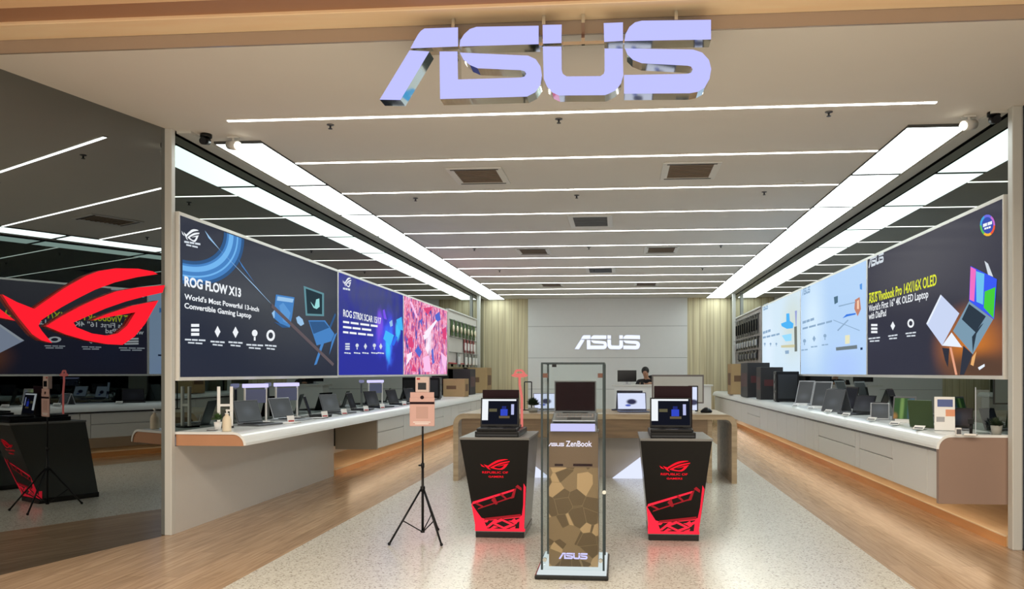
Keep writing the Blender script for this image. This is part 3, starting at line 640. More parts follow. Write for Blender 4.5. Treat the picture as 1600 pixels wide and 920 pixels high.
# ================================================================== ACCESSORY WALLS
def accessory(side):
    sgn = 1 if side == 'L' else -1; X = XL if side == 'L' else XR
    y0, y1 = (17.70, 21.28) if side == 'L' else (17.62, 21.6); z0, z1 = (1.60 if side == 'L' else 1.40), 2.84
    o = (X, (y0+y1)/2, z0)
    pm = M_wallwhite if side == 'L' else mat('grey_pegboard', (150, 144, 142), .5)
    t = thing('accessory_panel', ('white' if side == 'L' else 'grey') + ' accessory display board at the far end of %s wall' % ('left' if side == 'L' else 'right'), 'display board', o)
    MB().box(*sorted((X+.001*sgn, X+.05*sgn)), y0, y1, z0, z1, pm).build('board', t, o)
    MB().box(*sorted((X+.05*sgn, X+.07*sgn)), y0, y1, z1-.03, z1, M_post).box(*sorted((X+.05*sgn, X+.07*sgn)), y0, y1, z0, z0+.03, M_red if side == 'L' else M_dark).build('edge_trim', t, o)
    rm = MB()
    rows = [(2.58, [18.0+.46*i for i in range(7)], .34, .25, 'green'), (2.19, [19.5+.40*i for i in range(4)], .30, .22, 'red'), (1.84, [18.7, 19.6, 20.1, 20.6, 21.0], .30, .24, 'grey')] if side == 'L' else \
           [(2.68, [17.95+.33*i for i in range(10)], .42, .13, 'slate'), (2.24-.06, [18.0+.38*i for i in range(9)], .22, .24, 'dark'), (1.88, [18.1+.42*i for i in range(7)], .20, .24, 'black')]
    for z, *_ in rows: rm.box(*sorted((X+.05*sgn, X+.065*sgn)), y0+.1, y1-.05, z+.02, z+.035, M_mid)
    rm.build('hook_rail', t, o)
    protos = {}
    pos = {2.58: 'top', 2.68: 'top', 2.19: 'middle', 2.24-.06: 'middle', 1.84: 'bottom', 1.88: 'bottom'}
    for z, yl, h, w, c in rows:
        for i, y in enumerate(yl):
            hh = h*(1 if i % 2 == 0 else .86)
            lab = '%s packaged accessory hanging in %s row on %s board, %s from its near end' % (c, pos[z], 'left' if side == 'L' else 'right', ordw[i])
            if c not in protos:
                q = thing('hanging_pack', lab, 'accessory pack', (X+.066*sgn, y, z), 0, 'accessory packs on the %s board' % ('left' if side == 'L' else 'right'))
                cm = {'green': M_green, 'red': mat('red_card', (140, 52, 54), .5), 'grey': M_pot, 'slate': M_dark, 'dark': M_black, 'black': M_black}[c]
                f = M_cream if c == 'green' else {'slate': M_black, 'dark': M_silver, 'black': M_mid}.get(c, M_paper)
                MB().box(*sorted((.006*sgn, .014*sgn)), -w/2, w/2, -h, .03, cm).build('card', q)
                if c == 'green': MB().ball((.04*sgn, 0, -h*.5), .07, f, sq=(.4, 1, 1.2)).build('blister', q)
                else: MB().box(*sorted((.014*sgn, .05*sgn)), -w*.3, w*.3, -h*.82, -h*.2, f).build('blister', q, bevel=.01)
                MB().cyl((.0*sgn, 0, .02), (.08*sgn, 0, .025), .004, M_mid, n=6).build('hook', q)
                protos[c] = q
            else: copy_tree(protos[c], (X+.066*sgn, y, z), 0, lab)
accessory('L'); accessory('R')

# ================================================================== COUNTERS
ZT = .885; ZR = .90
def counter_profile(X, front, sgn, ZT):
    """x,z outline of the worktop shell: flat top then a waterfall lip"""
    r = .115; fx = front; out = [(X, ZT), (fx-r*sgn, ZT)]
    for i in range(1, 9):
        a_ = PI/2*i/8; out.append((fx-r*sgn+r*sgn*math.sin(a_), ZT-r+r*math.cos(a_)))
    inn = [(fx-.02*sgn, ZT-r)]
    for i in range(7, -1, -1):
        a_ = PI/2*i/8; inn.append((fx-r*sgn+(r-.02)*sgn*math.sin(a_), ZT-r+(r-.02)*math.cos(a_)))
    inn += [(X, ZT-.02)]
    return out + inn
def worktop(X, front, sgn, y0, y1, name, label):
    ZT_ = ZT if sgn > 0 else ZR; pr = counter_profile(X, front, sgn, ZT_); mb = MB()
    mb.prism([(x, y0, z) for x, z in pr], (0, y1-y0, 0), M_whitetop)
    return tag(mb.build(name, None, (X, y0, ZT_)), label, 'counter')
worktop(XL+.001, -3.20, 1, 6.66, 22.0, 'worktop', 'long white worktop with rounded front lip along the left wall')
worktop(XR-.001, 2.55, -1, 6.66, 22.0, 'worktop', 'long white worktop with rounded front lip along the right wall')
def end_panel(X, front, sgn, y0, z0, label, m):
    ZT = .885 if sgn > 0 else .90
    r = .095; fx = front-.02*sgn; pts = [(X, ZT-.0205), (fx-r*sgn, ZT-.0205)]
    for i in range(1, 9): a_ = PI/2*i/8; pts.append((fx-r*sgn+r*sgn*math.sin(a_), ZT-.0205-r+r*math.cos(a_)))
    pts += [(fx, z0), (X, z0)]
    ob = MB().prism([(x, y0, z) for x, z in pts], (0, .045, 0), m).build('counter_end_panel', None, (X, y0, z0))
    return tag(ob, label, 'end panel')
end_panel(XL+.016, -3.20, 1, 6.67, .765, 'shallow brown end panel under the rounded end of the left worktop', mat('copper_brown_panel', (188, 138, 104), .5, var=.08, vscale=5))
end_panel(XR-.001, 2.55, -1, 6.665, .345, 'large brown end panel closing the near end of the right counter', M_endpanel)
def cabinet(X, fx, sgn, y0, y1, kind, label, grp):
    o = (X, (y0+y1)/2, .36); t = thing('wall_cabinet', label, 'cabinet', o, 0, grp)
    xa, xb = sorted((X, fx+.02*(-sgn)))
    MB().box(xa, xb, y0, y1, .36, .76, M_lightgrey).build('body', t, o)
    xf = sorted((fx+.0195*(-sgn), fx)); g = .005
    def dr(nm, a_, b_, c_, d_):
        MB().box(*xf, a_+g, b_-g, c_+g, d_-g, M_white).build(nm, t, o, bevel=.002)
    if kind == 'door': dr('door', y0, y1, .36, .757)
    elif kind == 'pair': m_ = (y0+y1)/2; dr('door', y0, m_, .36, .757); dr('door', m_, y1, .36, .757)
    elif kind == 'drawers': dr('drawer', y0, y1, .58, .757); dr('drawer', y0, y1, .36, .58)
    else: dr('filler_strip', y0, y1, .36, .757)
kinds = {'door': 'single door', 'pair': 'two door', 'drawers': 'two drawer', 'filler': 'narrow filler'}
sy = [round(at_x(u_, 700, 2.60).y, 3) for u_ in (1449, 1395, 1343, 1336, 1279, 1271)]
rs = [(6.715, sy[0], 'filler'), (sy[0], sy[1], 'door'), (sy[1], sy[2], 'drawers'), (sy[2], sy[3], 'filler'), (sy[3], sy[4], 'drawers'), (sy[4], sy[5], 'filler'), (sy[5], 11.9, 'pair'), (11.9, 13.4, 'pair'), (13.4, 15.0, 'pair'), (15.0, 16.4, 'drawers'), (16.4, 18.0, 'pair'), (18.0, 19.6, 'pair'), (19.6, 21.9, 'pair')]
for i, (a, b2, k) in enumerate(rs):
    cabinet(XR-.001, 2.60, -1, a, b2, k, 'white %s floating cabinet under right worktop, %s unit from the entrance' % (kinds[k], ordw[i]), 'cabinets under the right worktop')
yl = [10.66, 12.0, 13.4, 14.8, 16.2, 17.6, 19.0, 20.4, 21.9]
for i, (a, b2) in enumerate(zip(yl, yl[1:])):
    cabinet(XL+.001, -3.27, 1, a, b2, 'pair' if i % 2 else 'drawers', 'white floating cabinet under left worktop, %s unit from the entrance' % ordw[i], 'cabinets under the left worktop')
tag(MB().box(XL+.016, -3.26, 10.60, 10.655, .36, .80, M_grey).build('cabinet_side_panel', None, (XL, 10.6, .36)), 'grey brown side panel where the left floating cabinets begin', 'side panel')
# warm LED lines under the cabinets, lighting the ledges
for X, fx, y0, nm in ((XL, -3.70, 10.8, 'left'), (XR, 3.02, 6.8, 'right')):
    tag(MB().box(fx-.015, fx+.015, y0, 21.8, .345, .3595, G_warm).build('cabinet_light_strip', None, (fx, y0, .35)), 'warm light strip under the %s floating cabinets' % nm, 'light strip')

# ================================================================== LAPTOPS AND FRIENDS
def screenmat(name, kind):
    if name in MC: return MC[name]
    if kind == 'app': m = picture(name, (16, 18, 26), [(-.14, .13, .035, .2, (214, 218, 226), .1), (.03, .08, .07, .05, (60, 80, 190), .8), (-.06, .14, .05, .03, (110, 104, 80), .8), (.11, .11, .02, .05, (176, 180, 214), .5)], .9, axis='XZ')
    elif kind == 'dark': m = picture(name, (40, 42, 50), [(0, .1, .12, .08, (60, 64, 74), 1)], .5, axis='XZ')
    elif kind == 'blue': m = picture(name, (206, 214, 240), [(0, .12, .09, .05, (30, 34, 70), .5), (-.05, .07, .05, .02, (70, 90, 180), .5)], 1.0, axis='XZ')
    else: m = picture(name, (84, 88, 90), [(0, .12, .12, .08, (100, 106, 110), 1)], .6, axis='XZ')
    MC[name] = m; return m
def laptop(label, loc, rz, body=M_dark, lidm=None, scr=None, w=.36, d=.25, lean=18, h=.235, group=None, thick=.018, keys=M_key, name='laptop', content=None):
    """screen faces local -y"""
    lidm = lidm or body; scr = scr or screenmat('dim_screen', 'dark')
    t = thing(name, label, 'laptop', loc, rz, group)
    MB().box(-w/2, w/2, -d/2, d/2, .002, thick, body).build('base', t, bevel=.005)
    k = MB().box(-w/2+.02, w/2-.02, -d/2+.085, d/2-.03, thick, thick+.001, keys)
    for r in range(4):
        for c in range(10): k.box(-w/2+.025+c*(w-.05)/10, -w/2+.025+(c+.8)*(w-.05)/10, -d/2+.09+r*(d-.13)/4, -d/2+.09+(r+.75)*(d-.13)/4, thick+.001, thick+.003, M_black if keys is M_key else M_silver)
    k.build('keyboard', t)
    MB().box(-.05, .05, -d/2+.01, -d/2+.075, thick, thick+.0012, M_mid).build('touchpad', t)
    R = Matrix.Translation((0, d/2-.008, thick)) @ Matrix.Rotation(-math.radians(lean), 4, 'X')
    lid = MB().box(-w/2, w/2, 0, .009, 0, h, lidm, R); lob = lid.build('lid', t, bevel=.003)
    # the screen keeps flat local axes so its picture fits
    me = MB().box(-w/2+.008, w/2-.008, -.0018, -.0001, .014, h-.008, M_black).box(-w/2+.012, w/2-.012, -.0024, -.0018, .020, h-.012, scr)
    for (a0, a1, b0, b1, mm) in (content or []): me.box(-w/2+.012+(w-.024)*a0, -w/2+.012+(w-.024)*a1, -.0030, -.0025, .020+(h-.032)*b0, .020+(h-.032)*b1, mm)
    me = me.build('screen', lob)
    me.matrix_local = R
    hg = MB().cyl((-w*.3, d/2-.006, thick), (w*.3, d/2-.006, thick), .006, M_black, n=8).build('hinge', t)
    return t
def tablet(label, loc, rz, m=M_silver, scr=None, w=.26, h=.36, lean=22, group=None, name='tablet_on_stand', cat='tablet'):
    t = thing(name, label, cat, loc, rz, group); R = Matrix.Translation((0, .0, .02)) @ Matrix.Rotation(-math.radians(lean), 4, 'X')
    MB().box(-w/2, w/2, 0, .010, 0, h, m, R).build('housing', t, bevel=.004)
    s = MB().box(-w/2+.015, w/2-.015, -.0012, -.0001, .018, h-.018, scr or screenmat('grey_screen', 'grey')).build('screen', t); s.matrix_local = R
    MB().box(-w/2+.02, w/2-.02, -.06, .14, .001, .012, M_paper).box(-w/2+.04, w/2-.04, -.03, -.01, .012, .035, M_paper).build('foot', t, bevel=.002)
    R2 = Matrix.Translation((0, .135, .010)) @ Matrix.Rotation(math.radians(15), 4, 'X')
    MB().box(-.04, .04, -.003, .003, 0, h*.45, M_paper, R2).build('rear_strut', t)
    return t
def tent(label, loc, rz, m=M_silver, w=.32, h=.30, half=17, pic=None, group=None):
    """convertible laptop standing like a tent"""
    t = thing('tent_mode_laptop', label, 'laptop', loc, rz, group); s_, c_ = math.sin(math.radians(half)), math.cos(math.radians(half))
    for sg, nm in ((-1, 'screen_half'), (1, 'keyboard_half')):
        R = Matrix.Translation((0, sg*h*s_, .003)) @ Matrix.Rotation(math.radians(half)*sg, 4, 'X')
        MB().box(-w/2, w/2, -.006, .006, 0, h, m, R).build(nm, t, bevel=.004)
    R = Matrix.Translation((0, -h*s_-.0, .003)) @ Matrix.Rotation(-math.radians(half), 4, 'X')
    s = MB().box(-w/2+.012, w/2-.012, -.0080, -.0062, .015, h-.012, pic or screenmat('grey_screen', 'grey')).build('screen', t); s.matrix_local = R
    MB().cyl((-w*.4, 0, h*c_+.004), (w*.4, 0, h*c_+.004), .008, M_dark, n=8).build('hinge', t)
    return t
def card(label, loc, rz, w=.10, h=.14, pic=None, name='price_card', cat='price card', group=None, lean=14, m=M_paper):
    t = thing(name, label, cat, loc, rz, group); R = Matrix.Translation((0, -.02, .004)) @ Matrix.Rotation(-math.radians(lean), 4, 'X')
    MB().box(-w/2, w/2, 0, .003, 0, h, m, R).build('face', t)
    MB().box(-w/2, w/2, -.025, .06, .0005, .004, M_acrylic).build('foot', t)
    if pic:
        for nm, a0, a1, b0, b1, mm in pic:
            s = MB().box(-w/2+w*a0, -w/2+w*a1, -.001, -.0001, h*b0, h*b1, mm).build(nm, t); s.matrix_local = R
    return t
def flatpad(label, loc, rz, w, d, m, name='leaflet', cat='leaflet', h=.006):
    return tag(MB().box(-w/2, w/2, -d/2, d/2, .0008, h, m).box(-w/2+.01, w/2-.01, -d/2+.01, d/2-.01, h, h+.001, M_paper).build(name, None, (0, 0, 0), loc=loc), label, cat)
def carton(name, label, x0, x1, y0, y1, z0, h, m, pm, sgn):
    o = ((x0+x1)/2, (y0+y1)/2, z0); t = thing(name, label, 'box', o)
    MB().box(x0, x1, y0, y1, z0+.0008, z0+h, m).build('carton', t, o, bevel=.004)
    MB().box(x0+(x1-x0)*.15, x0+(x1-x0)*.6, y0-.0015, y0-.0001, z0+h*.42, z0+h*.62, pm).box(x0+(x1-x0)*.45, x0+(x1-x0)*.55, y0, y1, z0+h, z0+h+.001, pm).build('printed_panel', t, o)
    MB().box(*sorted(((x1 if sgn > 0 else x0)+.0001*sgn, (x1 if sgn > 0 else x0)+.0015*sgn)), y0+.08, y1-.08, z0+h*.3, z0+h*.7, pm).build('side_print', t, o)
    return t
FL, FR = -PI/2*-1, PI/2*-1       # facing the aisle from the left (+x) / right (-x)
# local -y faces +x when rotated +90deg; faces -x when rotated -90deg
LAB = 'open laptop on left worktop, '
left_laps = [
 (7.60, 'dark grey ' + LAB + 'nearest to the entrance', M_mid, 1.32, 'grey_screen'),
 (8.40, 'silver based ' + LAB + 'second from entrance', M_silver, 1.35, 'grey_screen'),
 (9.2, 'black lidded ' + LAB + 'third from entrance', M_black, 1.9, 'dim_screen'),
 (9.85, 'dark grey ' + LAB + 'fourth from entrance', M_mid, 1.3, 'grey_screen'),
 (10.75, 'black ' + LAB + 'fifth from entrance', M_black, 1.7, 'dim_screen'),
 (11.6, 'black ' + LAB + 'sixth from entrance', M_black, 1.35, 'dim_screen'),
 (12.7, 'black ' + LAB + 'seventh from entrance', M_black, 1.4, 'dim_screen'),
 (13.8, 'dark ' + LAB + 'eighth from entrance', M_dark, 1.35, 'dim_screen'),
 (14.8, 'dark ' + LAB + 'ninth from entrance', M_dark, 1.45, 'dim_screen')]
screenmat('grey_screen', 'grey'); screenmat('dim_screen', 'dark')
for y, lab, m, rz, sc_ in left_laps:
    laptop(lab, (-3.50, y, ZT), rz, body=m, scr=MC[sc_], group='laptops on the left worktop')
def topper(label, y, x=-3.74, w=.34):
    t = thing('lit_card_stand', label, 'display stand', (x, y, ZT), 1.2, 'lit card stands on the left worktop')
    MB().box(-w/2, w/2, -.05, .05, .0008, .01, M_white).build('base', t)
    MB().box(-w/2, -w/2+.014, -.008, .008, .01, .36, M_white).box(w/2-.014, w/2, -.008, .008, .01, .36, M_white).build('uprights', t)
    MB().box(-w/2, w/2, -.03, .03, .36, .40, G_lav).build('light_bar', t, bevel=.005)
    MB().box(-w/2+.014, w/2-.014, -.004, .004, .20, .34, mat('slate_blue_card', (92, 98, 130), .5)).build('card', t)
topper('white card stand with glowing top bar behind the first left laptop', 8.0, w=.30)
topper('white card stand with glowing top bar behind the second left laptop', 8.78)
topper('white card stand with glowing top bar beside the sixth left laptop', 12.1)
for i, (y, dx) in enumerate(((8.0, .10), (8.95, .1), (9.55, .12), (10.4, .12), (11.2, .1), (12.3, .12), (13.3, .1))):
    card('small white price card on left worktop, %s from the entrance' % ordw[i], (-3.42+dx-.05, y, ZT), 1.1, .09, .07, name='price_card', group='price cards on the left worktop', pic=[('red_stripe', .1, .9, .1, .3, M_red)])
# near end of the left worktop
p = at_z(358, 668, ZT)
t = thing('white_frame_stand', 'white metal H shaped frame stand at near end of left worktop', 'stand', (p.x, p.y, ZT), .5)
MB().box(-.10, .04, -.06, .10, .0008, .016, M_blackgloss).build('base', t, bevel=.004)
for x in (-.09, .02): MB().box(x-.014, x+.014, -.012, .012, .016, .385, M_paper).build('post', t, bevel=.003)
MB().box(-.076, .006, -.008, .008, .20, .222, M_paper).build('crossbar', t)
p = at_z(334, 676, ZT); p.y = 6.76; p.x = -3.42
t = thing('pump_bottle', 'cream pump bottle at near end of left worktop', 'bottle', (p.x, p.y, ZT))
MB().lathe((0, 0, 0), [(.036, .0008), (.038, .01), (.038, .10), (.030, .125), (.016, .14), (.014, .15)], M_cream).build('bottle_body', t)
MB().cyl((0, 0, .15), (0, 0, .185), .006, M_paper, n=8).cyl((-.01, 0, .185), (.035, .01, .182), .008, M_paper, n=8).cyl((0, 0, .15), (0, 0, .16), .017, M_paper).build('pump', t)
p = at_z(347, 669, ZT)
def plant(label, loc, pr, ph, leafm, fr, n, potm=M_paper, name='potted_plant', spiky=False):
    t = thing(name, label, 'plant', loc)
    MB().lathe((0, 0, 0), [(pr*.75, .0008), (pr, ph), (pr*.9, ph), (pr*.85, ph*.85)], potm).build('pot', t)
    f = MB(); rnd = random.Random(n)
    for i in range(n):
        a_ = rnd.uniform(0, 2*PI); e_ = rnd.uniform(.15, 1.5); L_ = fr*rnd.uniform(.75, 1.1); w = fr*.18
        d = Vector((math.cos(a_)*math.cos(e_), math.sin(a_)*math.cos(e_), math.sin(e_))); b_ = Vector((0, 0, ph*.9 + (0 if spiky else fr*.35)))
        s_ = d.cross(Vector((0, 0, 1))).normalized()*w; nn_ = s_.cross(d).normalized()*w*.25
        f.add([b_, b_+d*L_*.5+s_+nn_, b_+d*L_, b_+d*L_*.5-s_+nn_, b_+d*L_*.5-nn_], [(0, 1, 4), (1, 2, 4), (2, 3, 4), (3, 0, 4)], leafm)
    f.build('foliage', t); return t
plant('small green plant in white pot behind the cream pump bottle', (-3.60, 6.95, ZT), .035, .07, M_green, .07, 60)
flatpad('open white leaflet lying on left worktop beyond the first laptop', (-3.36, 7.96, ZT), .3, .16, .22, M_paper)
flatpad('black edged white booklet lying on left worktop beyond the second laptop', (-3.38, 8.80, ZT), .3, .16, .2, M_black)
flatpad('small dark card lying at the wall end of left worktop', (-3.60, 6.85, ZT), .3, .08, .05, M_black, name='dark_card', cat='card')
# far end left
carton('cardboard_carton', 'tan cardboard box with brown print on far left worktop', -3.74, -3.27, 16.9, 17.35, ZT, .38, M_kraft, M_kraftd, 1)
carton('dark_carton', 'large dark box behind tan cardboard box on far left worktop', -3.80, -3.40, 18.2, 18.9, ZT, .60, mat('dark_box', (44, 40, 44), .6), mat('dark_red_print', (76, 28, 32), .5), 1)
carton('brown_carton', 'brown box standing at very end of left worktop', -3.80, -3.30, 20.0, 20.7, ZT, .64, M_kraft, M_kraftd, 1)
def tower(label, x, y, sgn, h=.50, w=.24, d=.46, z=ZT):
    t = thing('desktop_tower', label, 'computer', (x, y, z))
    MB().box(-d/2, d/2, -w/2, w/2, .012, h, M_black).build('case', t, bevel=.008)
    MB().box(-d/2+.03, d/2-.03, -w/2-.003, -w/2-.0001, .06, h-.05, M_dark).build('side_window', t)
    fx = d/2*sgn; fr = MB()
    for i in range(3): fr.cyl((fx+.0005*sgn, 0, .10+i*(h-.14)/2.4), (fx+.008*sgn, 0, .10+i*(h-.14)/2.4), .06, M_mid, n=16)
    fr.build('front_fans', t)
    f = MB()
    for a_ in (-1, 1):
        for b_ in (-1, 1): f.box(a_*d*.4-.02, a_*d*.4+.02, b_*w*.35-.015, b_*w*.35+.015, .0008, .012, M_black)
    f.build('feet', t); return t
tower('black desktop tower near the tan box on far left worktop', -3.64, 15.5, 1, h=.42, w=.22, d=.32)
tower('black desktop tower with window panel before the boxes on right worktop', 2.86, 13.95, -1, h=.52, w=.26, d=.38, z=ZR)
carton('black_red_carton', 'black and red product box behind desktop tower on right worktop', 2.62, 3.02, 15.0, 15.5, ZR, .60, mat('black_box', (28, 26, 30), .5), mat('dark_red_print', (76, 28, 32), .5), -1)
carton('tall_black_carton', 'tall black product box in the far right group of boxes', 2.60, 3.04, 16.4, 17.3, ZR, .70, mat('black_box', (28, 26, 30), .5), mat('dark_red_print', (76, 28, 32), .5), -1)
carton('kraft_carton', 'narrow tan box farthest along the right worktop', 2.58, 3.02, 18.6, 19.2, ZR, .70, M_kraft, M_kraftd, -1)
# right worktop
def onR(u, x): q = at_x(u, 670, x); return (x, q.y, ZR)
plant('dark leafy succulent in grey pot at near end of right worktop', onR(1557, 3.04), .045, .075, M_dgreen, .075, 80, M_pot, spiky=True)
t = thing('acrylic_sign_stand', 'tall clear acrylic stand beside the succulent on right worktop', 'stand', onR(1535, 2.97), -.2)
MB().box(-.05, .05, -.03, .04, .0008, .008, M_acrylic).build('foot', t)
MB().box(-.05, .05, -.003, .003, .008, .36, M_acrylic).build('sheet', t)
MB().box(-.054, -.048, -.004, .004, .008, .38, M_silver).build('edge_rod', t)
t = thing('charging_dock', 'small black and white gadget dock near end of right worktop', 'dock', onR(1517, 2.80), -.6)
MB().box(-.045, .045, -.03, .03, .0008, .014, M_paper).build('base', t, bevel=.003)
MB().cyl((0, 0, .014), (0, .01, .10), .012, M_black).box(-.02, .02, -.006, .012, .09, .13, M_black).build('arm', t)
tag(MB().box(-.02, .02, -.015, .015, .0008, .06, M_paper).box(-.018, .018, -.0155, -.015, .01, .05, M_mid).build('white_power_block', None, loc=onR(1497, 2.70)), 'small white block beside gadget dock on right worktop', 'adapter')
laptop('dark grey small laptop between gadget dock and white flyer', onR(1499, 2.96), -.5, body=M_mid, lidm=M_black, scr=MC['dim_screen'], w=.19, d=.16, h=.18, group='laptops on the right worktop')
BL = mat('flyer_blue', (70, 90, 150), .5); OR = mat('flyer_orange', (224, 150, 110), .5)
card('tall white flyer with blue picture and orange corner on right worktop', onR(1476, 2.80), -.35, .16, .295, name='flyer', cat='flyer', pic=[('blue_picture', .15, .9, .70, .92, BL), ('orange_corner', .55, 1, .42, .62, OR), ('small_print', .1, .5, .25, .40, M_mid)])
laptop('green lidded laptop with its back to the entrance beside the white flyer', onR(1449, 2.82), 2.2, body=M_greenlid, w=.24, d=.18, h=.235, lean=8, group='laptops on the right worktop')
CP = picture('green_stripe_screen', (70, 110, 66), [(-.02, .12, .03, .3, (150, 190, 110), .8), (.07, .12, .05, .3, (90, 120, 150), .8), (-.09, .04, .05, .06, (200, 150, 90), .8)], .5, axis='XZ')
tablet('tablet with green and blue striped screen on right worktop', onR(1411, 2.84), -.6, m=M_mid, scr=CP, w=.22, h=.25, lean=16)
tent('small silver tent shaped laptop beside striped tablet', onR(1375, 2.78), -.35, m=M_silver, w=.19, h=.19, half=24, group='laptops on the right worktop')
laptop('dark laptop standing beyond the small silver tent laptop', onR(1335, 2.82), -1.15, body=M_dark, lidm=M_black, scr=MC['dim_screen'], w=.34, d=.23, h=.22, group='laptops on the right worktop')
tent('tall grey tent shaped laptop in the middle of right worktop', onR(1307, 2.80), -1.0, m=M_mid, w=.32, h=.30, half=20, group='laptops on the right worktop')
tablet('black tilted display behind grey tent laptop near the mirror', onR(1326, 2.99), -1.35, m=M_black, scr=MC['dim_screen'], w=.32, h=.30, lean=10, name='display_on_stand', cat='monitor')
tablet('upright silver tablet, nearer of two on right worktop', onR(1280, 2.80), -.75, w=.27, h=.38, lean=20, group='upright tablets')
tablet('upright silver tablet, farther of two on right worktop', onR(1254, 2.80), -.75, w=.27, h=.38, lean=20, group='upright tablets')
for i, u_ in enumerate((1436, 1398, 1362, 1322, 1294, 1267, 1243)):
    q_ = onR(u_, 2.63)
    card('small white price card on right worktop, %s from the entrance' % ordw[i], q_, -.9, .10, .05, lean=50, group='price cards on the right worktop', pic=[('grey_stripe', .1, .9, .2, .5, M_mid)])

# ================================================================== LONG TABLE
y0, y1 = 10.22, 11.7; tx0, tx1 = -2.13, 1.49; th = .065; zt = .87; r = .14
def rr(x0, x1, z1, r):
    pts = [(x0, 0)]
    for i in range(9): a_ = PI-PI/2*i/8; pts.append((x0+r+r*math.cos(a_), z1-r+r*math.sin(a_)))
    for i in range(9): a_ = PI/2-PI/2*i/8; pts.append((x1-r+r*math.cos(a_), z1-r+r*math.sin(a_)))
    return pts + [(x1, 0)]
t = thing('display_table', 'long wooden display table with rounded corners in the middle of the shop', 'table', (-.3, 10.9, 0)); o = (-.3, 10.9, 0)
A = rr(tx0, tx1, zt, r); B = rr(tx0+th, tx1-th, zt-th, r-th)
f = MB(); f.prism([(x, y0, z+.0005) for x, z in A] + [(x, y0, z+.0005) for x, z in reversed(B)], (0, y1-y0, 0), M_tabwood); f.build('frame', t, o)
MB().box(tx0+th+.04, tx1-th-.30, y0+.03, y0+.07, zt-th-.24, zt-th-.0005, M_apron).build('apron', t, o)
MB().box(tx0+th+.3, tx1-th-.25, y0+.52, y0+.56, .0006, zt-th-.001, mat('modesty_grey', (172, 166, 158), .5)).build('modesty_panel', t, o)
MB().box(tx1-th-.30, tx1-th-.24, y0+.05, y1-.05, .0006, zt-th-.0005, M_tabwood).build('inner_leg', t, o)
for cx, sg in ((at_y(858, 746, y0+.40).x, -1), (at_y(957, 746, y0+.40).x, 1)):
    MB().prism([(cx, y0+.40, .0006), (cx+sg*.82, y0+.40, .0006), (cx+sg*.82, y0+.40, .62)], (0, .06, 0), G_tri).build('painted_glow_wedge', t, o)  # white wedge whose brightness is painted in by emission
# things on the table
laptop('blue grey laptop with bright screen on the table left of right plinth', (.20, 10.75, zt), .12, body=mat('blue_grey', (86, 96, 130), .4), scr=screenmat('blue_screen', 'blue'), w=.40, d=.28, h=.25, lean=14, group='laptops on the long table')
laptop('dark blue laptop behind the bright screened one on the table', (.12, 11.3, zt), -.25, body=mat('navy', (44, 50, 84), .4), scr=MC['dim_screen'], w=.38, d=.26, h=.26, lean=10, group='laptops on the long table')
laptop('grey laptop behind the glass case on the table', (-.95, 10.9, zt), .3, body=M_silver, scr=screenmat('blue_screen', 'blue'), w=.36, d=.25, h=.24, group='laptops on the long table')
tablet('blue lit phone stand on right part of the table', (.98, 10.62, zt), -.1, m=M_black, scr=screenmat('blue_screen', 'blue'), w=.13, h=.34, lean=6, name='phone_display_stand', cat='stand')
flatpad('white leaflet with dark notch lying at the table front edge', (-.27, 10.32, zt), 0, .17, .10, M_paper)
t = thing('table_speaker', 'small black gadget near right end of the table', 'speaker', (1.16, 10.7, zt))
MB().lathe((0, 0, 0), [(.07, .0008), (.08, .02), (.05, .05), (.02, .07)], M_black).build('speaker_body', t)
plant('round topiary plant on the table at left of glass case', (-1.13, 10.6, zt), .07, .06, M_dgreen, .11, 220, M_pot)
t = thing('table_lantern', 'small black wire handle holder behind round topiary plant', 'holder', (-1.26, 11.15, zt))
MB().tube([(-.05, 0, .0), (-.05, 0, .40), (.05, 0, .40), (.05, 0, 0)], .008, M_black).box(-.07, .07, -.05, .05, .0008, .012, M_black).build('wire_frame', t)
t = thing('framed_display', 'wide thin framed display behind right plinth on the table', 'monitor', (.83, 11.3, zt))
MB().box(-.36, .36, -.012, .012, .10, .50, mat('grey_frame', (120, 112, 110), .5)).build('frame', t, bevel=.004)
MB().box(-.34, .34, -.0135, -.0121, .12, .475, mat('pale_screen', (206, 208, 204), .4)).build('screen', t)
MB().box(-.12, .12, -.07, .07, .0008, .012, M_mid).box(-.02, .02, -.01, .01, .012, .10, M_mid).build('stand', t)

# ================================================================== RECEPTION
t = thing('reception_desk', 'pale reception desk far back in front of the white wall', 'desk', (.35, 20.4, 0)); o = (.35, 20.4, 0)
MB().box(-.10, 2.3, 20.1, 20.15, .0006, 1.06, M_backpanel).box(-.1, -.05, 20.15, 20.55, .0006, 1.06, M_backpanel).box(2.25, 2.3, 20.15, 20.55, .0006, 1.06, M_backpanel).build('front_panel', t, o)
MB().box(-.16, 2.34, 20.05, 20.60, 1.0605, 1.10, M_white).build('desk_top', t, o, bevel=.005)
t = thing('desk_monitor', 'black monitor standing on the reception desk', 'monitor', (.22, 20.35, 1.10))
MB().box(-.24, .24, -.015, .015, .07, .36, M_blackgloss).build('panel', t, bevel=.004)
MB().box(-.03, .03, .016, .03, .01, .15, M_silver).box(-.10, .10, -.06, .06, .0008, .012, M_silver).build('stand', t)
t = thing('desk_telephone', 'small dark telephone beside monitor on the reception desk', 'telephone', (.60, 20.3, 1.10))
MB().hexa([(-.04, -.06, .0008), (.04, -.06, .0008), (.04, .06, .0008), (-.04, .06, .0008)], [(-.04, -.06, .02), (.04, -.06, .02), (.04, .06, .12), (-.04, .06, .12)], M_black).build('telephone_body', t)
